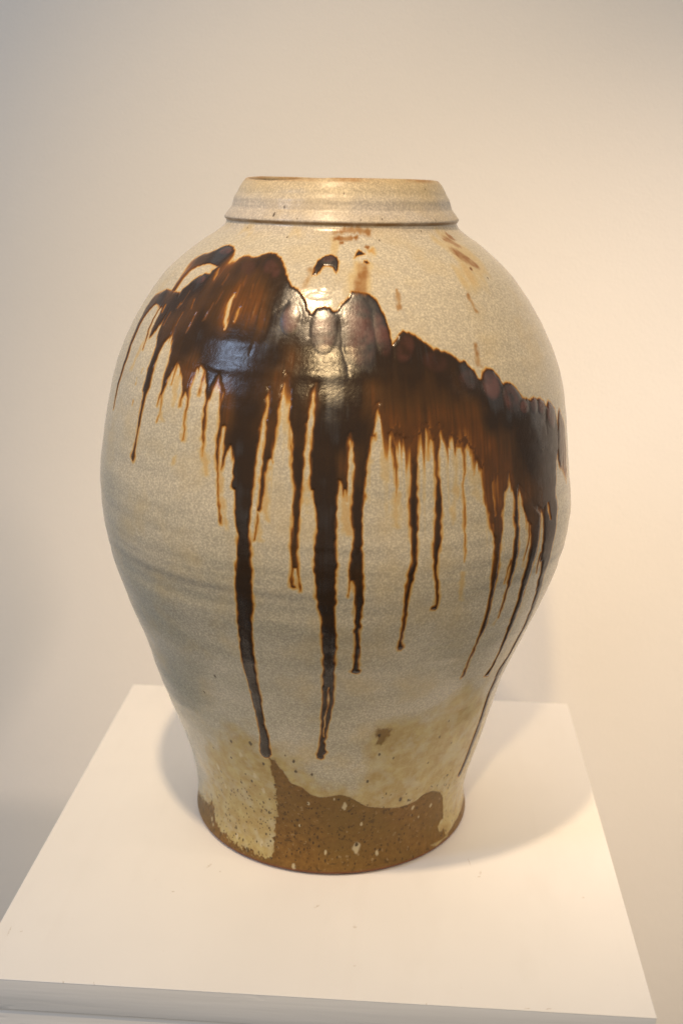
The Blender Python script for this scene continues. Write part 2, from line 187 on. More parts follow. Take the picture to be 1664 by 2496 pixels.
DRIP = [[[-69.09,399.2],[-71.11,393.7],[-70.32,388.1],[-69.88,380.5],[-69.09,371.7],[-67.91,361.8],[-68.06,353.1],[-68.36,344.2],[-68.46,335.4],[-68.21,328.5],[-67.99,327.3],[-67.19,327.6],[-67.14,329.0],[-67.35,335.8],[-66.93,344.7],[-66.31,353.5],[-65.92,362.1],[-66.69,372.0],[-67.02,380.7],[-67.04,388.2],[-66.78,393.5],[-64.27,398.3]],[[-59.67,399.6],[-60.51,394.3],[-60.21,388.6],[-59.78,382.1],[-58.84,375.8],[-58.0,370.2],[-57.39,370.2],[-58.19,375.8],[-58.91,382.1],[-59.29,388.5],[-59.37,394.1],[-58.2,399.1]],[[-58.48,398.6],[-57.86,393.1],[-57.78,388.3],[-57.76,383.4],[-57.07,377.3],[-56.26,378.2],[-54.82,383.0],[-53.77,388.1],[-53.27,393.4],[-53.26,397.4],[-54.42,400.3]],[[-56.11,403.2],[-54.0,397.2],[-53.92,390.1],[-53.63,384.6],[-52.84,379.0],[-51.91,374.6],[-51.71,367.8],[-51.98,360.9],[-51.83,355.8],[-51.76,351.5],[-51.71,347.4],[-51.27,346.3],[-51.1,342.2],[-51.46,334.2],[-51.31,325.4],[-51.43,315.6],[-51.88,310.0],[-52.51,306.1],[-52.52,304.3],[-51.76,302.7],[-51.19,302.1],[-50.85,303.0],[-50.54,305.9],[-50.72,311.1],[-50.62,317.0],[-50.28,326.0],[-50.02,335.3],[-49.52,345.5],[-49.08,349.6],[-48.88,356.1],[-49.3,361.9],[-49.04,370.8],[-48.72,377.2],[-46.66,382.8],[-47.07,387.1],[-47.87,393.9],[-49.98,402.9]],[[-45.29,383.2],[-45.63,376.9],[-44.47,367.7],[-44.98,360.4],[-44.76,354.2],[-44.57,349.2],[-44.9,344.0],[-44.8,340.2],[-44.58,340.3],[-44.46,344.2],[-44.04,347.4],[-43.49,344.1],[-43.42,336.5],[-44.16,331.6],[-44.22,330.8],[-43.81,331.1],[-43.32,335.2],[-43.21,343.0],[-43.47,347.5],[-43.11,353.5],[-42.33,360.0],[-41.59,365.2],[-39.8,373.1]],[[-41.32,369.5],[-41.47,363.2],[-41.37,354.6],[-41.1,354.6],[-41.02,363.1],[-40.59,369.3]],[[-41.24,368.5],[-39.22,362.2],[-38.25,356.4],[-37.55,352.0],[-37.63,346.5],[-37.5,342.7],[-37.14,343.2],[-36.92,347.5],[-36.39,351.7],[-35.64,348.7],[-35.57,340.2],[-35.6,332.4],[-35.48,323.4],[-35.0,323.6],[-35.17,330.2],[-35.16,338.0],[-34.92,345.9],[-35.07,352.0],[-35.27,357.3],[-34.74,362.8],[-34.33,368.2]],[[-32.61,368.8],[-32.56,362.8],[-32.58,356.7],[-32.75,351.1],[-32.46,351.1],[-32.21,356.6],[-32.03,362.6],[-31.91,368.7]],[[-32.63,368.6],[-31.21,357.0],[-30.49,349.6],[-30.68,341.9],[-30.47,332.7],[-29.88,322.8],[-29.68,316.2],[-29.5,316.1],[-29.48,325.3],[-29.51,332.2],[-29.57,340.7],[-29.7,347.6],[-29.05,353.8],[-28.64,359.2],[-28.17,365.2]],[[-28.25,366.0],[-27.3,361.7],[-26.53,354.5],[-26.59,345.4],[-26.43,342.5],[-26.21,337.5],[-26.69,329.9],[-26.46,317.4],[-25.83,307.9],[-25.09,293.0],[-24.67,279.4],[-24.38,276.8],[-23.95,277.2],[-24.24,281.9],[-24.71,293.2],[-25.52,311.7],[-25.62,320.6],[-25.53,328.1],[-25.18,335.2],[-24.62,335.0],[-24.64,324.7],[-24.79,315.7],[-24.86,309.7],[-24.48,309.1],[-24.09,314.5],[-23.59,320.6],[-23.04,324.4],[-22.59,321.6],[-22.11,315.1],[-21.96,306.9],[-22.34,300.8],[-22.07,299.3],[-21.49,298.9],[-21.31,292.9],[-21.03,280.8],[-20.42,272.6],[-20.51,265.5],[-20.58,257.5],[-20.88,250.8],[-21.26,244.8],[-21.39,237.1],[-21.38,225.5],[-21.35,236.5],[-21.4,225.8],[-21.9,208.1],[-22.56,189.1],[-22.42,174.9],[-22.28,163.3],[-22.23,149.4],[-22.0,135.7],[-21.77,124.0],[-22.24,112.7],[-22.88,105.0],[-22.62,100.6],[-21.32,98.9],[-19.98,99.7],[-18.79,103.3],[-18.98,107.1],[-18.94,115.6],[-19.53,129.5],[-19.38,146.7],[-19.22,166.1],[-18.92,181.0],[-18.71,198.1],[-18.03,217.5],[-17.26,227.8],[-17.46,234.8],[-17.32,240.6],[-17.18,252.3],[-17.41,265.8],[-17.85,272.7],[-17.65,280.4],[-17.39,291.1],[-17.19,303.1],[-17.04,312.8],[-16.64,323.2],[-16.53,335.6],[-16.15,339.3],[-15.8,342.9],[-15.96,341.2],[-15.48,349.5],[-15.62,359.6]],[[-15.44,359.6],[-15.15,350.3],[-15.31,342.1],[-15.52,343.0],[-15.47,338.0],[-15.4,329.3],[-15.7,318.3],[-15.89,307.2],[-15.97,296.0],[-16.15,290.0],[-16.34,283.9],[-16.52,276.2],[-16.83,270.7],[-16.75,269.3],[-16.4,269.7],[-16.11,274.8],[-15.93,284.0],[-15.93,287.8],[-15.57,287.3],[-15.2,289.5],[-14.87,297.8],[-14.7,303.8],[-14.69,311.2],[-14.15,318.6],[-13.76,319.4],[-13.55,316.5],[-13.35,317.3],[-13.53,323.8],[-13.19,331.2],[-12.77,337.0],[-12.45,346.4],[-13.13,332.4],[-12.84,340.3],[-12.51,349.2],[-12.48,355.1],[-12.54,360.9],[-11.84,366.8]],[[-11.46,365.1],[-10.86,358.8],[-10.38,354.8],[-10.49,348.4],[-10.47,340.7],[-9.56,334.2],[-9.44,327.0],[-9.46,313.7],[-10.39,341.7],[-10.19,333.8],[-9.67,330.3],[-9.43,325.3],[-9.57,317.3],[-9.3,310.7],[-8.83,304.9],[-8.86,296.1],[-9.01,286.3],[-9.04,275.0],[-9.12,267.3],[-9.15,251.4],[-9.38,244.8],[-9.31,242.2],[-8.61,241.2],[-7.83,241.7],[-8.09,243.0],[-8.52,244.2],[-8.66,249.9],[-8.5,254.2],[-8.06,254.3],[-7.76,249.3],[-7.62,243.5],[-7.45,239.4],[-7.06,239.5],[-6.9,242.0],[-7.29,250.2],[-7.63,258.2],[-7.59,267.6],[-7.47,276.8],[-7.22,286.6],[-7.08,297.8],[-6.8,308.2],[-6.84,316.2],[-6.64,327.1],[-6.43,340.8],[-6.78,317.1],[-6.57,326.2],[-6.45,333.4],[-6.34,341.2],[-6.21,347.1],[-5.87,353.0],[-5.48,358.3],[-4.97,362.6]],[[-4.47,363.0],[-4.95,358.3],[-5.25,350.2],[-5.23,341.3],[-5.35,333.6],[-5.59,326.3],[-5.81,317.2],[-5.27,339.5],[-5.61,328.7],[-5.73,317.1],[-5.51,308.3],[-5.51,302.8],[-4.99,302.1],[-4.91,298.8],[-4.47,292.2],[-4.04,285.5],[-4.11,278.8],[-4.3,269.6],[-4.55,256.3],[-4.15,245.8],[-3.96,235.7],[-3.46,226.9],[-3.84,233.4],[-3.46,227.2],[-2.81,219.2],[-2.95,214.6],[-2.84,206.1],[-2.6,193.3],[-2.55,181.1],[-2.83,172.6],[-2.91,156.4],[-3.21,143.2],[-3.45,130.1],[-3.67,120.3],[-4.48,110.1],[-4.96,107.8],[-4.64,104.5],[-3.31,103.5],[-2.35,104.8],[-2.46,107.6],[-1.59,110.4],[-1.96,112.7],[-2.14,119.3],[-1.43,129.2],[-0.58,140.2],[0.04,152.2],[0.3,167.4],[0.26,179.2],[0.41,192.5],[0.63,202.5],[0.28,213.9],[0.09,224.8],[0.3,234.7],[0.09,249.8],[0.21,250.3],[0.42,258.3],[0.15,260.7],[-0.04,272.3],[0.02,283.6],[0.09,292.6],[0.18,298.5],[0.43,308.1],[0.92,302.9],[1.41,297.0],[1.56,302.9],[2.1,296.7],[2.18,305.9],[2.38,319.1],[2.4,327.7],[2.27,334.2],[2.03,342.1]],[[2.48,334.6],[3.13,328.5],[3.29,316.9],[3.21,305.9],[2.99,297.1],[2.9,287.4],[3.32,279.9],[3.36,272.3],[3.01,266.2],[2.79,260.8],[2.58,254.4],[2.8,248.7],[2.41,237.9],[2.73,236.2],[3.04,244.6],[3.53,247.5],[3.77,240.5],[4.03,235.6],[4.09,222.2],[4.17,212.1],[4.53,202.4],[4.65,188.5],[4.46,183.4],[3.98,180.8],[4.31,179.2],[5.33,178.0],[6.36,179.2],[6.67,180.9],[5.9,182.7],[5.93,186.3],[5.77,203.3],[5.57,213.0],[5.66,223.9],[5.85,235.5],[5.7,247.3],[5.64,252.7],[5.58,260.7],[5.4,268.5],[5.24,276.1],[5.31,291.1],[5.67,297.0],[5.9,308.8],[6.02,314.7],[6.93,327.7],[7.33,333.8],[7.8,332.0],[8.0,336.3],[7.45,335.2],[7.91,341.8],[8.08,349.4],[8.32,351.2]],[[8.59,350.9],[8.97,347.9],[9.52,343.2],[9.78,337.8],[9.93,331.5],[10.35,335.0],[10.93,333.8],[11.19,327.5],[11.6,322.0],[11.87,315.6],[12.06,304.4],[12.17,295.1],[12.35,303.6],[12.48,315.6],[12.34,322.7],[12.2,330.6],[12.47,335.3],[13.15,334.8],[13.56,330.5],[13.97,325.7],[14.22,330.4],[14.79,335.0]],[[14.04,335.1],[14.6,330.3],[15.01,324.8],[15.12,319.2],[15.23,311.2],[14.9,299.2],[14.86,289.8],[15.12,280.0],[15.32,268.5],[15.39,258.3],[14.85,250.4],[14.46,243.0],[14.46,232.7],[14.63,223.6],[14.58,213.5],[14.56,204.0],[14.14,198.2],[14.62,195.8],[15.39,195.4],[15.96,197.6],[15.36,202.7],[15.37,213.3],[15.43,222.5],[15.46,231.6],[15.66,240.2],[16.12,247.6],[16.64,255.6],[16.77,264.3],[16.8,274.3],[16.87,289.5],[16.85,300.7],[16.78,311.0],[16.92,320.5],[17.28,326.0],[17.82,333.1],[18.52,338.7]],[[18.58,338.5],[18.99,332.1],[19.21,324.9],[19.27,319.4],[19.53,325.7],[19.91,330.4],[20.27,329.5],[20.51,323.9],[20.75,316.7],[20.91,308.5],[20.6,294.0],[20.59,288.6],[20.27,277.3],[20.13,265.8],[20.17,255.4],[20.76,245.4],[21.5,234.0],[21.56,227.7],[20.85,226.3],[20.73,224.8],[21.75,223.4],[22.35,224.6],[22.34,233.7],[21.87,241.6],[21.35,250.1],[21.27,257.5],[21.69,265.3],[22.11,274.5],[22.23,288.2],[22.32,293.5],[22.07,303.4],[21.71,311.6],[21.82,322.1],[22.22,331.6],[22.52,337.7]],[[22.33,337.9],[23.03,331.4],[23.91,325.6],[24.39,324.7],[24.79,332.0]],[[24.85,331.8],[25.6,326.8],[25.71,320.4],[26.07,325.1],[27.07,324.1],[27.48,318.3],[27.86,312.5],[27.61,308.4],[27.22,300.3],[27.35,287.8],[27.52,279.4],[27.37,288.1],[27.54,280.3],[27.3,272.7],[27.54,263.2],[27.46,254.3],[27.62,254.3],[27.85,263.1],[27.67,272.6],[27.95,280.2],[27.81,287.9],[27.86,279.3],[27.79,287.7],[27.6,300.2],[28.08,307.5],[28.43,313.9],[28.24,320.5],[28.76,328.1]],[[28.89,327.6],[29.6,319.3],[30.26,307.2],[30.7,314.1],[31.18,316.4],[31.99,308.7],[32.44,300.2],[32.87,289.9],[33.71,281.1],[33.98,272.5],[34.55,269.6],[35.24,266.0],[35.18,255.5],[35.12,242.9],[35.77,231.1],[36.15,221.5],[36.12,210.3],[36.41,202.3],[36.22,192.5],[36.04,180.2],[36.11,169.6],[35.89,161.7],[36.41,159.9],[37.19,161.2],[37.06,169.9],[37.01,180.5],[37.33,191.6],[37.95,201.2],[37.8,209.1],[37.26,220.8],[37.11,232.0],[37.33,244.1],[37.11,254.4],[37.71,268.8],[38.21,282.0],[37.82,279.2],[38.57,287.4],[39.09,293.2],[40.02,297.0],[40.58,303.4]],[[40.57,302.7],[41.35,296.4],[41.63,287.6],[41.66,277.2],[41.51,292.3],[41.29,276.5],[41.57,268.3],[41.2,257.9],[40.95,247.0],[40.74,239.4],[40.89,233.0],[41.01,220.9],[41.09,206.1],[41.51,205.5],[41.77,215.7],[41.87,224.9],[42.43,235.5],[42.92,245.7],[43.09,263.3],[43.14,279.5],[43.38,291.3],[43.16,272.1],[42.97,285.2],[43.4,294.3]],[[40.48,249.2],[40.1,242.5],[39.76,233.0],[40.02,232.7],[40.6,241.9],[41.06,248.5]],[[43.63,294.0],[44.37,282.7],[45.61,272.8],[45.59,266.2],[45.56,271.6],[46.81,267.6],[47.14,254.9],[46.79,243.0],[46.27,230.8],[46.86,218.2],[47.27,202.4],[47.66,193.1],[48.0,182.5],[49.25,169.8],[48.63,158.7],[47.42,152.0],[50.2,149.4],[50.3,160.3],[50.46,168.6],[50.55,177.0],[50.05,188.8],[49.91,199.0],[49.4,213.2],[49.19,223.7],[49.58,235.5],[50.56,249.8],[50.97,263.2],[51.76,273.1]],[[46.1,270.4],[46.29,263.0],[45.86,254.1],[45.25,245.5],[45.54,245.1],[46.45,253.5],[46.96,262.5],[46.86,270.1]],[[52.1,274.1],[52.48,261.7],[52.21,257.3],[52.35,248.5],[52.53,238.6],[53.35,237.9],[54.41,228.7],[55.09,217.7],[56.5,204.8],[57.98,191.3],[58.63,181.5],[58.61,170.0],[58.02,159.0],[55.56,149.7],[57.01,135.2],[57.45,122.9],[57.43,114.4],[57.9,98.7],[57.49,88.1],[57.04,71.8],[55.59,56.7],[58.7,53.0],[60.46,67.2],[61.43,82.9],[62.52,92.8],[61.21,110.6],[60.39,121.0],[61.42,130.7],[60.42,144.7],[60.63,157.3],[61.21,169.4],[62.34,178.7],[61.82,187.5],[60.22,201.2],[58.74,214.4],[57.99,224.5],[58.3,234.6],[58.57,248.0],[59.6,260.4],[60.14,268.6],[60.59,269.7],[60.04,283.9],[61.05,294.3]],[[51.92,246.3],[51.61,239.4],[51.94,230.9],[52.55,230.2],[52.41,238.5],[53.07,245.1]]]
GAP = [[0.85,[[-31.4,410.0],[-31.72,404.9],[-31.59,398.9],[-30.98,393.6],[-29.76,389.3],[-29.45,389.4],[-29.77,393.7],[-30.3,398.6],[-30.63,404.4],[-30.83,409.7]]],[0.6,[[-27.7,402.3],[-28.11,398.8],[-27.91,393.9],[-27.27,393.6],[-27.12,398.3],[-27.28,402.1]]],[0.55,[[-43.01,423.1],[-42.53,419.9],[-41.25,416.1],[-40.63,415.9],[-41.19,419.5],[-42.29,422.9]]],[0.6,[[-41.23,397.7],[-41.53,391.6],[-41.79,385.4],[-41.49,385.2],[-41.12,391.4],[-40.91,397.6]]],[0.5,[[-44.59,404.8],[-43.91,399.1],[-43.34,399.0],[-43.99,404.7]]],[0.5,[[-49.72,401.6],[-50.04,397.9],[-49.38,397.7],[-48.9,401.2]]],[0.45,[[-37.29,397.8],[-37.99,393.1],[-37.7,392.9],[-37.0,397.6]]],[0.7,[[-57.27,399.0],[-56.71,393.5],[-56.05,393.4],[-56.58,398.9]]],[0.6,[[-60.45,396.7],[-60.75,392.6],[-61.46,387.5],[-60.5,387.3],[-59.79,392.4],[-59.67,396.6]]],[1,[[-1.38,167.0],[-1.45,158.7],[-1.61,150.0],[-2.29,140.2],[-2.67,129.1],[-2.79,123.7],[-2.57,123.6],[-2.32,129.1],[-1.96,140.0],[-1.28,149.9],[-1.06,158.7],[-1.13,167.0]]],[0.8,[[54.86,278.1],[54.66,272.4],[55.56,265.9],[55.95,265.7],[55.55,271.9],[55.24,277.9]]],[0.6,[[34.76,275.8],[34.88,265.4],[35.09,265.3],[34.97,275.7]]],[0.7,[[35.25,301.6],[35.38,288.9],[35.5,280.3],[35.74,280.2],[35.69,288.8],[35.4,301.5]]],[0.5,[[44.22,282.8],[44.38,270.5],[44.14,263.6],[44.34,263.4],[44.76,270.3],[44.51,282.7]]],[0.35,[[-9.06,410.0],[-5.79,407.3],[-2.1,408.3],[-0.96,405.8],[-0.0,407.0],[-1.25,412.4],[-5.71,414.1],[-9.0,413.4]]],[0.4,[[-48.62,408.7],[-49.02,400.4],[-48.62,400.3],[-48.2,408.6]]],[0.4,[[-36.99,420.4],[-36.7,414.1],[-36.16,413.9],[-36.62,420.2]]],[0.35,[[-30.18,415.3],[-30.36,407.9],[-29.9,407.7],[-29.89,415.1]]],[0.5,[[-52.29,395.4],[-52.48,387.0],[-51.93,386.9],[-51.73,395.2]]],[0.5,[[-46.63,396.6],[-46.97,388.4],[-46.62,388.2],[-46.27,396.5]]],[0.4,[[-36.82,403.9],[-37.33,394.0],[-36.95,393.8],[-36.52,403.7]]],[0.35,[[-35.28,410.9],[-35.76,403.3],[-35.37,403.1],[-34.97,410.7]]],[0.5,[[-47.04,424.7],[-48.36,419.0],[-49.6,415.6],[-49.32,415.4],[-47.71,418.6],[-46.51,424.5]]],[0.5,[[-50.45,424.8],[-50.8,419.4],[-50.26,419.1],[-49.86,424.5]]],[0.3,[[-26.04,415.7],[-25.56,408.4],[-25.22,408.3],[-25.77,415.6]]],[0.3,[[-29.87,420.4],[-29.11,414.6],[-28.83,414.5],[-29.56,420.3]]]]
PALE = [[0.4,2.04,[[-2.87,445.3],[2.38,445.9],[8.31,446.4],[12.37,444.9],[13.24,447.5],[8.57,448.6],[2.3,447.9],[-3.07,447.0]]],[0.6,1.7,[[-3.09,441.6],[0.93,442.0],[3.13,441.3],[6.78,443.2],[6.66,444.1],[3.06,443.0],[0.95,443.4],[-3.23,442.8]]],[0.45,1.36,[[-0.49,439.5],[0.74,439.6],[0.7,440.5],[-0.55,440.4]]],[0.18,5.1,[[-3.07,441.7],[-3.38,437.6],[-3.54,434.0],[-2.09,433.3],[-1.08,436.6],[-0.17,440.6]]],[0.62,1.02,[[9.02,437.5],[10.32,437.0],[10.84,438.3],[9.57,438.9]]],[0.3,3.4,[[9.73,436.4],[9.91,434.2],[11.66,434.8],[11.78,437.2]]],[0.42,2.55,[[6.21,427.3],[6.08,424.2],[5.63,421.2],[4.8,417.8],[4.2,414.6],[6.53,413.9],[6.77,416.9],[7.56,420.3],[8.21,424.2],[7.95,427.8]]],[0.2,5.1,[[5.09,428.9],[4.1,421.3],[2.76,415.0],[7.33,412.9],[8.45,420.2],[9.26,428.5]]],[0.36,2.55,[[-9.69,425.0],[-10.21,419.8],[-10.36,415.2],[-9.75,414.9],[-9.32,419.4],[-8.74,424.5]]],[0.36,1.36,[[16.3,414.5],[15.93,409.9],[15.68,405.2],[15.91,403.8],[16.39,404.0],[16.53,405.5],[16.5,410.0],[16.56,414.5]]],[0.62,1.02,[[54.9,444.8],[54.54,442.3],[56.23,440.7],[57.53,441.1],[57.68,443.3],[56.43,445.3]]],[0.42,2.04,[[49.34,441.6],[50.83,439.7],[53.52,437.2],[55.36,438.0],[54.2,441.2],[51.34,442.6]]],[0.42,2.04,[[47.23,436.5],[47.02,432.5],[49.11,429.1],[51.08,426.9],[52.74,425.1],[53.77,425.6],[53.79,428.3],[52.71,431.1],[50.38,434.2],[48.27,437.0]]],[0.17,6.8,[[44.09,441.5],[44.68,434.4],[47.67,425.2],[51.45,418.4],[56.2,420.5],[58.21,429.9],[56.6,439.4],[54.26,445.9]]],[0.6,0.85,[[48.5,424.8],[48.45,423.7],[49.16,424.0],[49.25,425.1]]],[0.36,1.36,[[39.79,410.5],[39.53,405.7],[39.64,400.8],[40.33,401.1],[40.07,405.9],[40.17,410.6]]],[0.2,6.8,[[42.33,424.2],[41.97,417.0],[43.48,412.2],[46.72,413.9],[47.96,420.0],[46.29,426.2]]],[0.38,1.36,[[35.23,382.5],[35.11,378.3],[34.63,373.6],[34.37,370.7],[35.42,370.7],[35.69,373.7],[35.65,378.4],[35.51,382.6]]],[0.17,2,[[9.19,330.4],[10.07,321.3],[9.71,307.9],[10.28,307.7],[11.11,321.3],[10.32,331.1]]],[0.2,2,[[11.85,301.2],[11.42,287.6],[11.49,281.2],[12.51,280.7],[13.14,287.2],[12.72,301.1]]],[0.2,2,[[25.47,325.3],[25.39,309.1],[24.83,292.9],[24.55,278.8],[25.06,278.6],[25.61,292.5],[26.32,308.8],[26.68,325.0]]],[0.15,2,[[29.32,311.8],[29.72,299.2],[30.59,290.5],[31.87,290.6],[31.49,299.2],[30.74,311.8]]],[0.2,1.5,[[27.13,248.0],[26.94,236.1],[27.36,228.2],[28.18,227.7],[27.85,235.4],[27.89,247.4]]],[0.2,1.5,[[40.82,207.2],[40.21,201.8],[41.07,200.3],[41.68,205.7]]],[0.2,1.5,[[45.23,247.7],[44.59,241.3],[45.76,240.0],[46.01,246.9]]],[0.22,1.5,[[-30.42,326.4],[-29.86,314.8],[-28.53,305.1],[-27.77,305.7],[-28.43,315.7],[-29.48,326.9]]],[0.2,1.5,[[-41.01,359.4],[-39.93,348.2],[-39.7,342.8],[-39.04,342.7],[-38.6,348.4],[-39.46,359.7]]],[0.2,1.5,[[-43.68,337.0],[-43.05,332.0],[-42.01,332.6],[-42.62,337.6]]],[0.2,1.5,[[-36.17,327.7],[-36.51,323.7],[-34.65,323.7],[-34.67,327.7]]],[0.2,1.5,[[-59.77,374.0],[-60.43,367.2],[-61.09,361.1],[-61.24,356.6],[-60.14,356.7],[-59.99,361.2],[-59.36,367.1],[-58.69,373.9]]],[0.22,1,[[-54.85,359.9],[-54.84,356.9],[-54.27,356.9],[-54.28,360.0]]],[0.25,1,[[-56.33,353.2],[-56.05,349.3],[-55.61,349.4],[-55.89,353.3]]],[0.3,0.8,[[-55.42,339.4],[-55.49,335.8],[-55.13,335.9],[-55.07,339.5]]],[0.2,1.5,[[-37.87,312.9],[-37.63,307.8],[-36.82,308.2],[-37.05,313.2]]],[0.22,1.5,[[-25.33,309.5],[-24.56,293.2],[-23.36,274.3],[-22.45,275.1],[-23.87,293.6],[-24.5,309.9]]],[0.22,1.5,[[-14.65,315.0],[-15.16,302.2],[-14.8,282.8],[-13.85,283.1],[-14.3,302.3],[-13.9,314.9]]],[0.2,1.5,[[-15.95,280.9],[-15.94,270.1],[-14.88,270.6],[-15.31,281.2]]],[0.22,1.5,[[0.64,302.8],[0.89,287.1],[2.04,275.7],[3.12,276.5],[2.39,287.7],[1.97,303.0]]],[0.18,2,[[-6.58,306.7],[-6.17,289.0],[-5.76,289.1],[-5.96,306.8]]],[0.18,2,[[9.34,327.6],[9.52,308.6],[10.37,308.5],[10.62,327.5]]],[0.2,2,[[6.3,320.6],[6.1,314.8],[6.72,314.5],[7.03,320.4]]],[0.15,2,[[-30.56,318.7],[-28.88,305.1],[-27.77,305.7],[-28.03,320.1]]],[0.2,1.5,[[-46.2,423.0],[-44.48,417.0],[-42.29,416.2],[-43.18,422.0]]],[0.16,5,[[-49.83,443.8],[-44.15,443.1],[-46.01,446.8],[-52.06,448.5]]],[0.14,5,[[-22.09,443.0],[-17.95,442.6],[-18.15,448.2],[-21.98,450.6]]]]
PATCH = [[[12.52,124.7],[12.88,129.2],[17.56,127.0],[16.7,121.7],[15.56,115.6],[13.85,114.5],[12.92,115.6],[13.32,119.6]]]
CTRL = [[-46.97,431.4,0.97],[-57.85,427.0,0.78],[-58.6,421.3,0.52],[-29.41,427.1,0.8],[-23.65,429.0,0.82],[-18.62,422.9,0.82],[-34.43,422.1,0.74],[-39.26,420.8,0.52],[-46.88,415.1,0.95],[-51.39,405.7,0.85],[-38.23,411.1,0.74],[-62.82,401.7,0.85],[-66.0,396.8,0.7],[-27.62,411.8,0.6],[-27.45,405.2,0.46],[-23.32,399.9,0.5],[-30.62,400.3,0.5],[-20.02,394.5,0.58],[-36.25,397.8,0.72],[-44.79,399.2,0.7],[-47.59,394.0,0.7],[-48.84,387.4,0.7],[-36.83,388.7,0.9],[-39.27,379.0,0.82],[-32.7,380.6,0.85],[-25.84,383.4,0.88],[-21.33,374.0,0.92],[-21.1,388.6,0.84],[-36.87,366.0,0.62],[-29.73,370.8,0.85],[-22.03,362.9,0.85],[-15.01,376.4,0.88],[-13.38,364.4,0.6],[-14.38,353.4,0.74],[-19.6,348.7,0.86],[-25.55,347.2,0.6],[-15.07,398.0,0.97],[-13.58,401.0,0.99],[-17.03,381.9,0.9],[-50.68,370.3,0.82],[-51.17,351.7,0.82],[-51.85,329.3,0.78],[-43.64,368.6,0.75],[-12.6,402.2,0.99],[-15.21,396.8,0.97],[-7.78,395.8,0.9],[-3.62,398.9,0.99],[-3.26,384.7,0.95],[-1.05,387.7,0.9],[4.6,407.7,0.99],[4.39,396.3,0.97],[9.75,402.0,0.97],[10.56,390.7,0.96],[3.91,376.5,0.96],[6.44,382.2,0.97],[10.02,376.4,0.9],[-1.92,362.0,0.95],[-1.76,347.5,0.95],[4.04,356.4,0.88],[6.78,356.4,0.64],[-5.42,353.1,0.64],[-8.84,361.4,0.85],[-8.29,338.0,0.78],[-1.63,332.7,0.93],[4.03,335.9,0.86],[-11.69,372.6,0.6],[-1.49,314.6,0.85],[15.51,384.3,0.88],[20.35,378.7,0.88],[16.35,369.3,0.87],[24.82,368.4,0.86],[14.32,358.2,0.8],[19.08,357.7,0.78],[22.36,357.3,0.76],[26.47,356.7,0.8],[14.04,346.8,0.66],[17.03,342.6,0.6],[21.88,345.8,0.56],[26.9,344.9,0.58],[12.44,339.2,0.52],[16.92,334.8,0.52],[20.04,335.9,0.5],[24.91,335.0,0.52],[31.25,365.1,0.97],[37.35,360.7,0.99],[36.77,350.5,0.95],[43.17,351.1,0.98],[46.66,345.0,0.97],[50.98,341.8,0.97],[54.16,340.5,0.99],[59.58,331.1,0.97],[35.24,338.8,0.86],[40.25,337.3,0.9],[47.3,330.5,0.87],[56.09,317.8,0.87],[30.67,340.1,0.64],[31.9,331.7,0.58],[35.55,324.0,0.56],[39.77,325.0,0.7],[46.73,317.9,0.86],[54.24,307.2,0.86],[39.46,314.2,0.6],[35.29,312.5,0.56],[44.87,305.9,0.72],[51.95,297.8,0.78],[39.31,305.8,0.56],[35.07,297.5,0.5],[37.33,288.0,0.55],[46.09,292.3,0.62],[51.54,284.8,0.68],[56.74,277.0,0.78],[55.75,254.6,0.76],[28.21,328.6,0.5],[32.33,319.3,0.52],[48.15,269.1,0.68],[42.34,276.9,0.8],[16.08,327.0,0.6],[15.97,311.1,0.72],[15.9,286.8,0.8],[21.23,318.2,0.62],[21.23,293.8,0.76],[27.92,312.4,0.55],[-19.58,317.3,0.9],[-19.25,287.5,0.9],[-19.07,256.5,0.9],[-19.27,231.1,0.9],[-13.92,336.8,0.7],[-15.42,303.6,0.76],[-8.25,337.7,0.76],[-8.4,312.3,0.78],[-8.21,282.7,0.78],[-8.34,263.6,0.7],[-1.81,327.6,0.85],[-2.98,313.0,0.88],[1.36,316.9,0.58],[-2.0,283.5,0.9],[-1.83,252.6,0.9],[4.69,327.8,0.78],[4.52,298.5,0.82],[4.26,268.5,0.86],[3.99,252.8,0.78],[-20.03,211.9,0.9],[-21.71,160.4,0.9],[-20.87,134.2,0.9],[-20.99,106.6,0.9],[-1.18,203.3,0.9],[-1.15,178.1,0.9],[-2.11,151.0,0.82],[-2.9,112.6,0.85],[4.81,226.7,0.9],[5.03,198.5,0.9],[5.4,181.2,0.9],[15.85,278.3,0.82],[15.1,238.6,0.85],[14.94,206.8,0.86],[21.29,284.6,0.76],[20.84,253.6,0.84],[21.8,227.6,0.85],[35.92,279.2,0.6],[36.19,259.1,0.68],[36.08,229.0,0.75],[37.12,189.7,0.75],[42.12,276.0,0.88],[41.67,247.4,0.9],[41.37,217.8,0.85],[48.83,263.8,0.8],[47.75,238.7,0.88],[47.49,206.2,0.85],[49.0,168.9,0.85],[55.94,267.4,0.85],[56.28,231.8,0.85],[59.35,190.0,0.8],[56.95,134.2,0.8],[57.58,84.6,0.8],[56.49,56.4,0.9],[48.52,322.7,0.87],[48.07,309.6,0.87],[57.4,323.0,0.86],[59.39,312.8,0.84],[58.1,331.7,0.88],[54.93,340.3,0.88],[46.85,342.5,0.88],[68.0,317.4,0.66],[69.37,292.6,0.5]]
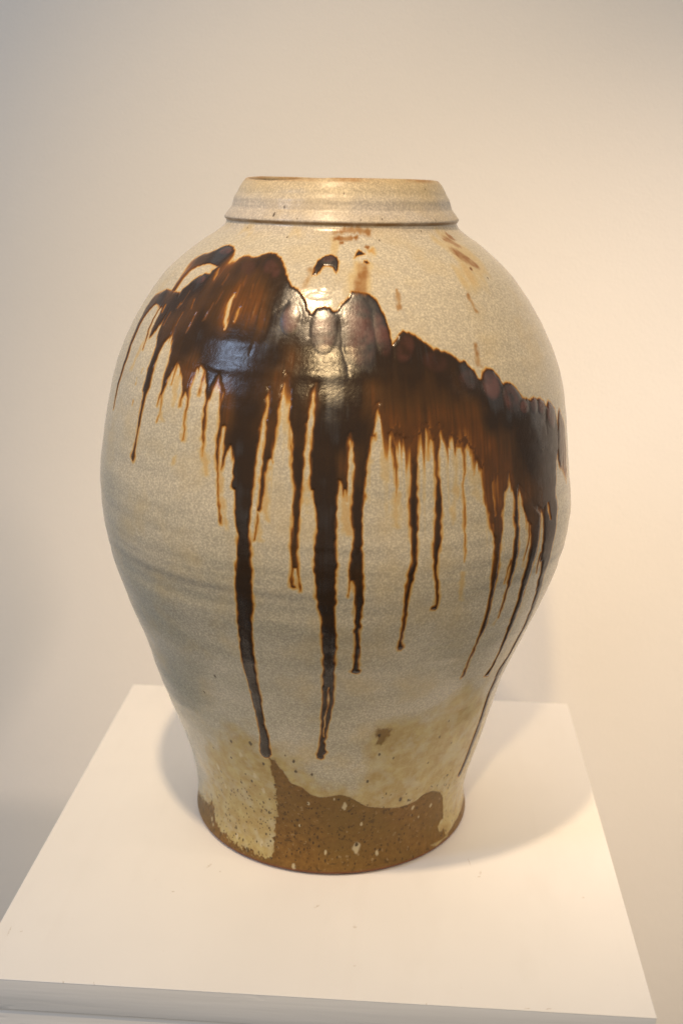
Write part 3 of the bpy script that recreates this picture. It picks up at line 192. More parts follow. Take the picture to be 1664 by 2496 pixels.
LOBE = [[[-12.55,398.2],[-10.62,397.7],[-12.6,391.5],1.1],[[-3.84,392.6],[-1.39,392.4],[-3.89,383.1],1.0],[[4.84,391.8],[8.05,392.4],[5.22,376.4],1.2],[[10.3,390.7],[11.87,391.4],[11.02,380.6],0.9],[[-4.23,416.2],[-2.23,416.3],[-4.1,413.0],1.0],[[-5.75,410.7],[-3.11,410.9],[-5.66,408.9],0.6],[[-46.59,432.6],[-44.51,433.7],[-44.89,431.2],0.9],[[-46.46,415.6],[-45.6,417.4],[-45.14,414.5],0.9],[[-22.24,424.7],[-19.75,424.9],[-20.93,419.8],0.7],[[-30.59,424.0],[-27.92,424.2],[-28.93,419.5],0.5],[[30.68,363.3],[32.64,360.3],[29.14,359.3],0.35],[[37.18,359.2],[39.39,359.5],[37.27,351.8],1.0],[[42.78,349.6],[45.02,349.5],[42.89,342.5],0.9],[[46.76,343.3],[48.09,343.0],[46.7,339.8],0.8],[[51.05,342.6],[52.27,342.3],[50.96,338.8],0.8],[[54.5,340.4],[55.89,339.9],[54.38,336.5],0.8],[[59.3,333.0],[61.33,332.3],[59.65,326.1],0.9],[[15.77,382.8],[17.56,381.6],[14.62,376.3],0.6],[[22.86,374.7],[25.35,371.7],[21.59,370.6],0.3],[[-4.13,431.3],[-2.17,431.9],[-3.86,429.7],0.4]]
GROOVE = [[[-0.96,403.4],[-0.12,398.9],[0.7,391.7],[0.53,382.0],[1.53,373.5],[1.98,365.0],[2.21,365.1],[1.95,373.7],[0.97,382.1],[1.22,391.8],[0.39,399.2],[-0.5,403.7]],[[-11.49,406.8],[-10.25,401.3],[-10.47,395.6],[-10.15,395.5],[-9.76,401.3],[-11.07,407.1]],[[-7.25,402.8],[-8.15,395.8],[-7.58,388.9],[-7.33,389.0],[-7.67,395.7],[-6.82,402.5]],[[-14.37,407.5],[-17.21,400.9],[-20.59,390.0],[-21.37,377.0],[-21.1,376.8],[-20.15,389.6],[-16.81,400.4],[-14.08,407.0]],[[12.49,386.0],[12.31,376.4],[11.88,364.9],[12.07,364.9],[12.71,376.3],[12.91,386.1]],[[33.87,363.7],[34.31,358.2],[33.87,346.5],[34.19,346.4],[34.8,358.2],[34.36,363.9]],[[40.55,360.3],[39.55,350.5],[39.2,339.3],[39.55,339.2],[40.08,350.4],[41.1,360.2]],[[46.29,351.4],[45.67,343.7],[46.09,343.6],[46.82,351.2]],[[49.15,347.1],[48.69,340.1],[49.14,339.9],[49.72,346.9]],[[52.72,345.7],[52.22,338.7],[52.73,338.5],[53.37,345.5]],[[56.97,340.2],[55.51,331.2],[56.05,322.2],[56.65,322.0],[56.25,330.9],[57.73,339.8]],[[63.66,327.3],[63.22,314.0],[64.11,313.5],[64.56,326.9]],[[-44.28,418.7],[-42.21,413.7],[-42.94,407.5],[-42.48,407.2],[-41.6,413.5],[-43.65,418.6]]]
CLAY = [[[-20.0,99.9],[-18.19,98.6],[-16.69,92.0],[-15.11,85.6],[-13.47,78.8],[-10.3,76.7],[-7.19,70.4],[-3.97,68.0],[-0.08,69.6],[3.13,71.1],[6.42,68.5],[9.93,62.6],[13.55,58.1],[18.71,55.1],[24.92,52.4],[28.91,52.4],[32.96,53.6],[35.92,57.6],[40.63,57.4],[46.05,50.9],[49.37,42.6],[53.11,20.7],[51.39,21.4],[49.04,17.9],[49.76,12.7],[51.46,12.0],[53.14,13.6],[53.82,7.8],[55.41,4.8],[44,7],[47,4],[62,9],[80,13],[100,10],[100,-4],[-110,-4],[-110,14],[-76.55,15.9],[-65.34,21.6],[-60.54,22.0],[-56.69,33.8],[-56.31,24.6],[-55.69,17.9],[-53.97,13.2],[-49.54,10.0],[-41.08,8.0],[-35.03,8.0],[-28.67,7.6],[-24.4,6.6],[-23.31,9.2],[-22.7,18.4],[-21.56,35.2],[-19.95,53.2],[-19.61,67.5],[-19.85,83.3]]]
OCH = [[[-50.06,72.8],[-42.0,94.5],[-31.01,116.5],[-27.15,115.1],[-25.31,106.2],[-22.76,97.5],[-18.0,101.8],[-14.42,100.0],[-9.82,92.8],[-5.12,81.4],[-0.11,74.9],[5.02,73.1],[9.49,74.2],[11.17,87.9],[11.11,110.3],[12.66,127.9],[18.77,130.7],[27.97,130.7],[34.7,140.8],[41.04,150.5],[75,90],[110,80],[110,-5],[-110,-5],[-110,25],[-73.51,19.9],[-56.34,41.1]]]
DARK = [[-32.95,105.8,1.36],[-25.7,109.4,1.67],[-22.48,92.8,1.36],[-12.0,100.0,1.36],[-11.61,90.8,1.36],[-6.43,89.2,1.21],[11.85,82.5,1.36],[25.39,59.8,1.82],[29.04,57.1,1.21],[-33.82,67.7,1.21],[-28.79,72.7,1.36],[-25.58,54.7,1.21],[-23.78,46.7,1.52],[-40.77,21.5,1.21],[-25.89,26.3,1.06],[-46.83,27.8,0.91],[-41.65,49.9,1.06],[-30.34,17.2,0.91],[-19.74,74.5,1.06],[46.61,66.4,1.36],[35.66,109.9,1.06],[42.56,99.0,0.91],[14.55,106.3,1.21],[19.38,101.2,0.91],[33.6,88.4,0.91],[38.0,121.8,0.91],[-43.09,91.4,1.06],[-35.23,89.3,1.06],[10.12,24.2,1.82],[12.23,49.0,1.06],[-30.84,77.6,0.76],[-39.09,53.8,0.61],[-34.99,30.9,0.76],[-27.0,46.5,0.76],[-30.59,43.2,0.91],[19.19,68.6,0.91],[48.16,55.9,0.91],[50.95,53.0,0.91],[-14.52,104.3,0.76],[-61.0,19.1,0.76],[7.56,52.3,1.06],[-7.93,47.1,0.91],[-0.59,41.2,0.91],[5.22,31.8,0.91],[-17.44,11.7,0.91],[-32.41,162.2,1.21],[-38.6,143.9,0.71],[13.75,122.8,1.41],[-28.86,460.1,1.21],[-33.22,455.3,1.48],[-48.57,446.6,0.81],[-23.21,442.3,0.81],[39.12,446.8,0.81],[-20.45,453.4,0.67],[8.6,453.4,0.67],[18.7,454.1,0.81],[49.15,453.1,0.67],[0.98,468.8,0.67],[50.01,472.0,0.67],[15.76,441.7,0.54],[48.74,424.5,0.81],[54.14,418.6,0.42]]
WHITE = [[4.65,59.9,2.58],[-8.23,61.1,1.36],[18.45,15.1,1.82],[-1.89,18.5,1.67],[10.17,21.7,4.24],[32.44,47.4,1.82],[42.27,41.9,1.67],[11.45,41.8,1.36],[-12.01,39.6,1.06],[0.92,66.6,1.06],[36.46,36.2,0.91],[-58.03,13.2,1.82],[-56.58,9.9,1.36],[-44.61,72.2,2.42],[-30.54,95.7,2.12],[-26.89,79.0,2.12],[-43.5,55.1,1.82],[-24.66,66.4,2.12],[-40.42,14.8,2.12],[-28.14,17.0,2.42],[-14.18,5.1,2.12],[-43.72,68.7,1.52]]


def vnoise(x, y, seed):
    """smooth 2-D value noise, -1..1"""
    xi = np.floor(x).astype(np.int64); yi = np.floor(y).astype(np.int64)
    fx = (x-xi).astype(np.float32); fy = (y-yi).astype(np.float32)
    fx = fx*fx*(3-2*fx); fy = fy*fy*(3-2*fy)
    def h(a, b):
        k = (a*374761393 + b*668265263 + seed*2147483647) & 0xffffffff
        k = ((k ^ (k >> 13))*1274126177) & 0xffffffff
        k = k ^ (k >> 16)
        return (k & 0xffff).astype(np.float32)/32767.5-1
    a = h(xi, yi)*(1-fx)+h(xi+1, yi)*fx; b = h(xi, yi+1)*(1-fx)+h(xi+1, yi+1)*fx
    return a*(1-fy)+b*fy
def sstep(a, b, x):
    t = np.clip((x-a)/(b-a), 0, 1); return t*t*(3-2*t)
def smooth_curve(pts, n):
    """Catmull-Rom through pts (k,2), n samples per span"""
    P = np.vstack([2*pts[0]-pts[1], pts, 2*pts[-1]-pts[-2]]); out = []
    for i in range(1, len(P)-2):
        t = np.linspace(0, 1, n, endpoint=False)[:, None]
        p0, p1, p2, p3 = P[i-1], P[i], P[i+1], P[i+2]
        out.append(.5*((2*p1)+(p2-p0)*t+(2*p0-5*p1+4*p2-p3)*t*t+(3*p1-p0-3*p2+p3)*t**3))
    return np.vstack(out+[pts[-1:]])

prof = np.array(PROF)/1000.0
curve = smooth_curve(prof[:, :2], 24)                  # z, r
zc, rc = curve[:, 0], curve[:, 1]
sc_ = np.r_[0, np.cumsum(np.hypot(np.diff(zc), np.diff(rc)))]
zc = np.maximum.accumulate(zc + np.arange(len(zc))*1e-9)
LEN = sc_[-1]
NR = 980
s_rows = np.linspace(0, LEN, NR)
z_rows = np.interp(s_rows, sc_, zc); r_rows = np.interp(s_rows, sc_, rc)
d_rows = np.interp(z_rows, prof[:, 0], prof[:, 2])
# lip and inside wall
zt = z_rows[-1]; rt_ = r_rows[-1]
inner = [(rt_-.0006, zt+.0007), (rt_-.0014, zt+.0011), (rt_-.0023, zt+.0010), (rt_-.0031, zt+.0005), (rt_-.0036, zt-.0004), (rt_-.0038, zt-.0016),
         (rt_-.0036, zt-.004), (rt_-.002, zt-.009), (rt_+.001, zt-.016), (rt_+.005, zt-.024), (rt_+.0075, zt-.028), (rt_+.018, zt-.036)]
for zz in np.linspace(.43, .02, 24):
    inner.append((np.interp(zz, z_rows, r_rows)-.007, zz))
inner += [(.07, .014), (.03, .013), (.002, .013)]
inner = np.array(inner)
under = np.array([(.002, .0016), (.05, .0016), (.092, .0016), (.0985, .0004)])   # r, z
R_all = np.r_[under[:, 0], r_rows, inner[:, 0]]; Z_all = np.r_[under[:, 1], z_rows, inner[:, 1]]
D_all = np.r_[np.zeros(len(under)), d_rows, np.zeros(len(inner))]
NU = len(under)
# columns: fine over the side that is seen, coarser behind
front = np.linspace(-112, 112, 980)
back = np.linspace(112, 248, 150)[1:-1]
th = np.radians(np.r_[front, back]); NC = len(th); NF = len(front)

TH, S = np.meshgrid(th[:NF].astype(np.float64), s_rows, indexing='ij'); TH = TH.T.copy(); S = S.T.copy()     # rows x cols
RREF = 0.15
XM = TH*RREF*1000; SM = S*1000                          # mm on the surface
def surf(pts):
    a = np.array([p[:2] for p in pts], float)
    return np.c_[np.radians(a[:, 0])*RREF*1000, np.interp(a[:, 1]/1000, z_rows, s_rows)*1000]
x_ax = XM[0]; s_ax = SM[:, 0]
def sdf(poly, margin=6.0):
    """signed distance in mm (inside > 0) over the polygon's neighbourhood"""
    P = surf(poly)
    c0, c1 = np.searchsorted(x_ax, [P[:, 0].min()-margin, P[:, 0].max()+margin])
    r0, r1 = np.searchsorted(s_ax, [P[:, 1].min()-margin, P[:, 1].max()+margin])
    X = XM[r0:r1, c0:c1] + WX[r0:r1, c0:c1]; Y = SM[r0:r1, c0:c1] + WY[r0:r1, c0:c1]
    best = np.full(X.shape, 1e9, np.float32); ins = np.zeros(X.shape, bool)
    Q = np.roll(P, -1, 0)
    for (ax, ay), (bx, by) in zip(P, Q):
        ex, ey = bx-ax, by-ay; L2 = ex*ex+ey*ey
        if L2 < 1e-9: continue
        t = np.clip(((X-ax)*ex+(Y-ay)*ey)/L2, 0, 1)
        best = np.minimum(best, (X-ax-t*ex)**2+(Y-ay-t*ey)**2)
        if ay != by:
            ins ^= ((ay > Y) != (by > Y)) & (X < (bx-ax)*(Y-ay)/(by-ay)+ax)
    d = np.sqrt(best); d[~ins] *= -1
    return (slice(r0, r1), slice(c0, c1)), d
WX = (.55*vnoise(XM/2.2, SM/3.5, 11) + .35*vnoise(XM/.9, SM/6.0, 12)).astype(np.float32)
WY = (.9*vnoise(XM/1.3, SM/9.0, 13) + 0.9*vnoise(XM/.8, SM/14.0, 14)).astype(np.float32)
# interior thickness from control points
cx = np.array([[math.radians(c[0])*RREF*1000, np.interp(c[1]/1000, z_rows, s_rows)*1000, c[2]] for c in CTRL])
step = 6
gx, gs = XM[::step, ::step], SM[::step, ::step]
num = np.zeros(gx.shape); den = np.zeros(gx.shape)
for a, b, t in cx:
    w = 1/(((gx-a)/5.5)**2+((gs-b)/10.0)**2+.35)**2; num += w*t; den += w
ti_c = num/den
ri = np.arange(XM.shape[0])/step; cidx = np.arange(XM.shape[1])/step
def upsample(a):
    a = np.array([np.interp(cidx, np.arange(a.shape[1]), row) for row in a])
    return np.array([np.interp(ri, np.arange(a.shape[0]), c) for c in a.T]).T
Ti = upsample(ti_c).astype(np.float32)
fringe = (.35+1.6*sstep(.76, .52, Ti)).astype(np.float32)
WY *= fringe
NEG = -30.0
d_pour = np.full(XM.shape, NEG, np.float32); d_drip = d_pour.copy(); lab = np.full(XM.shape, -1, np.int32)
d_main = None
for P in POUR:
    sl, d = sdf(P); d_pour[sl] = np.maximum(d_pour[sl], d)
    if d_main is None: d_main = d_pour.copy()
WY = .35*WY
for i, P in enumerate(DRIP):
    sl, d = sdf(P, 4.0); m = d > d_drip[sl]
    d_drip[sl] = np.where(m, d, d_drip[sl]); lab[sl] = np.where(m, i, lab[sl])
d_dark = np.maximum(np.maximum(d_pour, d_drip), np.where((d_pour > -2) & (d_drip > -2), .5*(d_pour+d_drip)+1.1, NEG))
Ti0 = Ti.copy()
streak = (.5*vnoise(XM/1.0, SM/26, 21)+.35*vnoise(XM/2.6, SM/40, 22)+.3*vnoise(XM/.7, SM/12, 23)).astype(np.float32)
amp = .035+.12*sstep(.80, .50, Ti)
Ti = Ti + streak*amp + .04*vnoise(XM/6, SM/8, 24)
def blur(a, nr, nc):
    for ax, n in ((0, nr), (1, nc)):
        pad = [(0, 0), (0, 0)]; pad[ax] = (n+1, n)
        c = np.cumsum(np.pad(a, pad, mode='edge'), axis=ax, dtype=np.float64)
        a = (np.take(c, np.arange(2*n+1, c.shape[ax]), ax)-np.take(c, np.arange(0, c.shape[ax]-2*n-1), ax))/(2*n+1)
    return a
near = blur(blur((d_dark > 0).astype(np.float32), 9, 5), 7, 4)
thin = np.clip((1-near)*2.0, 0, 1)*sstep(.86, .60, Ti0)*sstep(-9, 2, d_pour)
Ti = Ti - .26*thin*(1+.9*streak)
core = sstep(-.25, 1.6, d_dark)
T = np.where(d_dark > -2.6, .25*sstep(-1.9, -.1, d_dark+.5*vnoise(XM/3, SM/5, 25)), 0) 
T = T*(1-core) + np.maximum(Ti, .3)*core
# feathered runs: every streak of glaze below the pour ends at its own length
inside = d_main > 0
has = inside.any(0); low = np.where(has, s_ax[np.argmax(inside, 0)], 1e4).astype(np.float32)[None]
xr = x_ax[None]*np.ones((2, 1)); zr = np.zeros_like(xr)
comb = .55*vnoise(xr/1.1, zr+.3, 81)+.45*vnoise(xr/2.9, zr+.7, 82)
rusty = np.where(has, Ti0[np.clip(np.argmax(inside, 0)+8, 0, NR-1), np.arange(NF)], 1)[None]
flen = (2.0+52.0*np.clip(comb[:1]+.20, 0, 1)**1.5)*(.45+.55*sstep(.85, .6, rusty))
f = (low-SM-1.0*vnoise(XM/1.5, SM/6, 83))/flen
T = np.maximum(T, np.where(f > -.4, .60*sstep(1.0, .0, f)*(f < 1), 0))
T = np.maximum(T, np.where(f > -.4, .17*sstep(2.2, .6, f+.35*vnoise(XM/1.6, SM/5, 84))*(f < 2.3), 0))
for st, P in GAP:
    sl, d = sdf(P, 4.0); k = st*sstep(-1.0, .9, d+.3*streak[sl])
    T[sl] = T[sl]*(1-k)+k*np.minimum(T[sl], .12)
smudge = np.zeros(XM.shape, np.float32)
for tp, so, P in PALE:
    sl, d = sdf(P, 3*so+3)
    k = sstep(-1.6*so, .55*so, d+.8*so*vnoise(XM[sl]/(1.2*so+.6), SM[sl]/(1.6*so+.8), 31))
    if tp >= .34: smudge[sl] = np.maximum(smudge[sl], min(2.1*tp, 1.0)*k); T[sl] = np.maximum(T[sl], .18*k)
    else: T[sl] = np.maximum(T[sl], tp*k)
# lobes of thick glaze standing proud
bumpmm = .60*sstep(-.3, 2.6, d_dark)*sstep(.25, .7, T)
dome = np.zeros(XM.shape, np.float32); dome_pale = dome.copy(); plum = np.zeros(XM.shape, np.float32)
for li, (C, A, B, h) in enumerate(LOBE):
    c = surf([C])[0]; a = (surf([A])[0]-c)/.7; b = (surf([B])[0]-c)/.7
    det = a[0]*b[1]-a[1]*b[0]
    R_ = 1.1*max(np.linalg.norm(a), np.linalg.norm(b))
    c0, c1 = np.searchsorted(x_ax, [c[0]-R_, c[0]+R_]); r0, r1 = np.searchsorted(s_ax, [c[1]-R_, c[1]+R_])
    X = XM[r0:r1, c0:c1]-c[0]; Y = SM[r0:r1, c0:c1]-c[1]
    u = (X*b[1]-Y*b[0])/det; v = (Y*a[0]-X*a[1])/det
    q2 = np.clip(1-u*u-v*v, 0, 1)
    dome[r0:r1, c0:c1] = np.maximum(dome[r0:r1, c0:c1], h*.55*q2**1.0)
    if li in (4, 5): dome_pale[r0:r1, c0:c1] = np.maximum(dome_pale[r0:r1, c0:c1], (q2 > 0)*1.0)
    plum[r0:r1, c0:c1] = np.maximum(plum[r0:r1, c0:c1], min(h, 1)*sstep(.1, .8, q2))
groove = np.zeros(XM.shape, np.float32)
for P in GROOVE:
    sl, d = sdf(P, 4); groove[sl] = np.maximum(groove[sl], sstep(-1.9, 1.0, d))
# bare clay, thin ochre glaze, specks
clay = np.zeros(XM.shape, np.float32); och = clay.copy(); dark = clay.copy(); wht = clay.copy()
WX *= 1.3; WY *= 1.5
soft_l = sstep(20, -10, XM-np.radians(-22)*RREF*1000).astype(np.float32)   # the left edge of the clay fades through thin glaze
for P in CLAY:
    sl, d = sdf(P, 4); clay[sl] = np.maximum(clay[sl], sstep(-.9, .9, d+2.6*soft_l[sl]*(vnoise(XM[sl]/2.5, SM[sl]/3, 43)+.8*vnoise(XM[sl]/1.2, SM[sl]/1.4, 44))))
clay_lab = clay.copy()
for P in PATCH:
    sl, d = sdf(P, 5); clay[sl] = np.maximum(clay[sl], .85*sstep(-1.6, 1.4, d+1.2*vnoise(XM[sl]/1.6, SM[sl]/2, 45)))
for P in OCH:
    sl, d = sdf(P, 16); och[sl] = np.maximum(och[sl], sstep(-12, 7, d+6*vnoise(XM[sl]/9, SM[sl]/9, 41)+2*vnoise(XM[sl]/3, SM[sl]/3, 42)))
def dab(arr, t, h, r, ex, seed):
    c = surf([(t, h)])[0]; R_ = r*3+1.5
    c0, c1 = np.searchsorted(x_ax, [c[0]-R_, c[0]+R_]); r0, r1 = np.searchsorted(s_ax, [c[1]-R_, c[1]+R_])
    if r1 <= r0 or c1 <= c0: return
    X = XM[r0:r1, c0:c1]-c[0]; Y = (SM[r0:r1, c0:c1]-c[1])/ex
    q = np.hypot(X, Y)/r + .35*vnoise(XM[r0:r1, c0:c1]/(r*.8), SM[r0:r1, c0:c1]/(r*.8), seed)
    arr[r0:r1, c0:c1] = np.maximum(arr[r0:r1, c0:c1], sstep(1.35, .65, q))
rng = np.random.default_rng(8)
for i, (t, h, r) in enumerate(DARK): dab(dark, t, h, max(r*.85, .7), 1.25, 50+i)
for i, (t, h, r) in enumerate(WHITE): dab(wht, t, h, max(r*.85, .6), 1.4, 150+i)
for i in range(760):                                    # iron specks in the thin glaze and the clay
    t = rng.uniform(-80, 80); h = rng.uniform(2, 70)
    if t > -5 and rng.random() < .62: continue
    c = surf([(t, h)])[0]; ir, ic = min(np.searchsorted(s_ax, c[1]), NR-1), min(np.searchsorted(x_ax, c[0]), NF-1)
    if och[ir, ic] < .6 and clay[ir, ic] < .5: continue
    dab(dark, t, h, rng.choice([.5, .6, .75, .95], p=[.4, .3, .2, .1]), rng.uniform(.9, 1.5), 300+i)
# shape: throwing rings, slow wobble
zz_ = Z_all[NU:NU+NR][:, None]; 
ring_w = sstep(.02, .06, zz_)*sstep(.445, .42, zz_)
SW = SM + 3.0*np.sin(TH*1.0+1.0) + 2.0*vnoise(XM/70, SM/40, 61)
fade = .55+.45*vnoise(XM/90, SM/30, 67)
rings = (.15*np.sin(SW/17.5*2*np.pi+.6+1.5*vnoise(XM*0+.1, SM/30, 68))*(.5+.5*vnoise(XM*0+.5, SM/26, 62)) + .05*np.sin(SW/9.1*2*np.pi)*(.5+.5*vnoise(XM*0+.2, SM/17, 63)))*fade + .20*vnoise(XM/200, SM/21, 64)
zth = zz_ + .0012*np.sin(TH+.4)
band = np.zeros(XM.shape, np.float32)
for zb, wb, ab in ((.2345, .0032, 1.0), (.243, .0022, .35), (.2505, .0028, .45), (.2655, .003, .5), (.279, .0025, .3), (.206, .004, .35), (.186, .004, .25), (.300, .003, .25), (.150, .004, .2)):
    band += ab*np.exp(-((zth-zb)/wb)**2)*(.6+.5*vnoise(XM/38, SM*0+zb*900, 69))
band = np.clip(band, 0, 1)
emph = np.exp(-((zz_-.372)/.03)**2) + .8*np.exp(-((zz_-.205)/.03)**2)
rings = rings*(.8+1.1*emph)*ring_w
wob = .35*vnoise(XM/55, SM/45, 65)*ring_w + .05*vnoise(XM/6, SM/6, 66)*ring_w
in_dark = sstep(-.4, .6, d_dark)
dome = dome*np.maximum(in_dark, dome_pale)
neck_w = sstep(.4545, .458, zz_)*sstep(.4765, .473, zz_)
neck = neck_w*(.10*np.sin(zz_/.0058*2*np.pi+.4*np.sin(TH*2))+.14*vnoise(XM/14, SM/5, 91)+.16*vnoise(XM/60, SM/9, 92))
disp = (neck - .30*band + rings + wob + bumpmm + dome - .16*groove*in_dark)/1000.0
disp -= .45e-3*clay - .18e-3*4*clay*(1-clay)
tone = .5+.5*vnoise(XM/30, SM/22, 71)*.7 + .3*vnoise(XM/11, SM/9, 72)*.5

def full(a, fill=0.0, under_fill=None):
    """front-grid field -> all rows and columns"""
    out = np.full((len(R_all), NC), fill, np.float32)
    out[NU:NU+NR, :NF] = a
    nb = NC-NF
    f = np.linspace(0, 1, nb+2)[1:-1][None]
    out[NU:NU+NR, NF:] = a[:, -1:]*(1-f)+a[:, :1]*f
    return out
DISP = full(disp); TT = full(np.clip(T, 0, 1)); CL = full(clay); CLL = full(clay_lab); OC = full(och); DK = full(dark); WH = full(wht); TO = full(tone, .5)
PL = full(plum*in_dark); BA = full(band); SG = full(smudge)
CL[:NU] = 1; CLL[:NU] = 1
# lip: not quite level
lt = np.radians([-180, -150, -120, -90, -65, -45, -25, -5, 15, 40, 65, 90, 120, 150, 180])
lz = np.array([.4772, .4780, .4782, .4772, .4762, .4757, .4769, .4782, .4783, .4782, .4777, .4767, .4768, .4771, .4772])-.4776
thw = (th+np.pi) % (2*np.pi)-np.pi
lipdz = np.interp(thw, lt, lz)
kern = np.ones(25)/25
lipdz[:NF] = np.convolve(np.pad(lipdz[:NF], 12, mode='edge'), kern, 'valid')
wz = sstep(.458, .4765, Z_all); wz[NU+NR:] = sstep(.455, .4765, Z_all[NU+NR:])
RR = R_all[:, None] + D_all[:, None]*np.sin(th)[None] + DISP
ZZ = Z_all[:, None] + wz[:, None]*lipdz[None]
V = np.stack([RR*np.sin(th)[None], -RR*np.cos(th)[None], ZZ], -1).astype(np.float32)
NRA = len(R_all)
# smooth normals of the whole surface
Vn = np.concatenate([V[:, -1:], V, V[:, :1]], 1)
du = Vn[:, 2:]-Vn[:, :-2]; dv = np.gradient(V, axis=0)
NN = np.cross(du, dv); NN /= np.maximum(np.linalg.norm(NN, axis=2, keepdims=True), 1e-12)
# quads and their parts
ii, jj = np.meshgrid(np.arange(NRA-1), np.arange(NC), indexing='ij'); j2 = (jj+1) % NC
quads = np.stack([ii*NC+jj, ii*NC+j2, (ii+1)*NC+j2, (ii+1)*NC+jj], -1).reshape(-1, 4)
fl = np.zeros((NRA-1, NC), np.int32)                   # 0 body
rowz = .5*(Z_all[1:]+Z_all[:-1])
orow = np.arange(NRA-1)
is_out = (orow >= NU) & (orow < NU+NR)
LB = {'body': 0, 'foot_ring': 1, 'bare_clay_band': 2, 'collar': 3, 'neck': 4, 'lip': 5, 'inside_wall': 6, 'dark_glaze': 7}
DF = full(d_dark, NEG); DD = full(d_drip, NEG); DP = full(d_pour, NEG)
DF[:, NF:] = NEG; DD[:, NF:] = NEG; DP[:, NF:] = NEG
Lf = np.full((NRA, NC), -1, np.int32); Lf[NU:NU+NR, :NF] = lab
fl[CLL[:-1] > .5] = LB['bare_clay_band']
dk = (DF[:-1] > .1) & (TT[:-1] > .33); fl[dk] = LB['dark_glaze']
dd_ = dk & (DD[:-1] > .1) & (DP[:-1] < .3); fl[dd_] = 10 + Lf[:-1][dd_]
fl[rowz > .4537, :] = LB['neck']
fl[(rowz > .4497) & (rowz <= .4537), :] = LB['collar']
fl[(rowz > .4758) & is_out, :] = LB['lip']
fl[NU+NR-1:NU+NR+5, :] = LB['lip']
fl[NU+NR+5:, :] = LB['inside_wall']
fl[(rowz < .0032) & (orow < NU+NR), :] = LB['foot_ring']
flf = fl.reshape(-1)

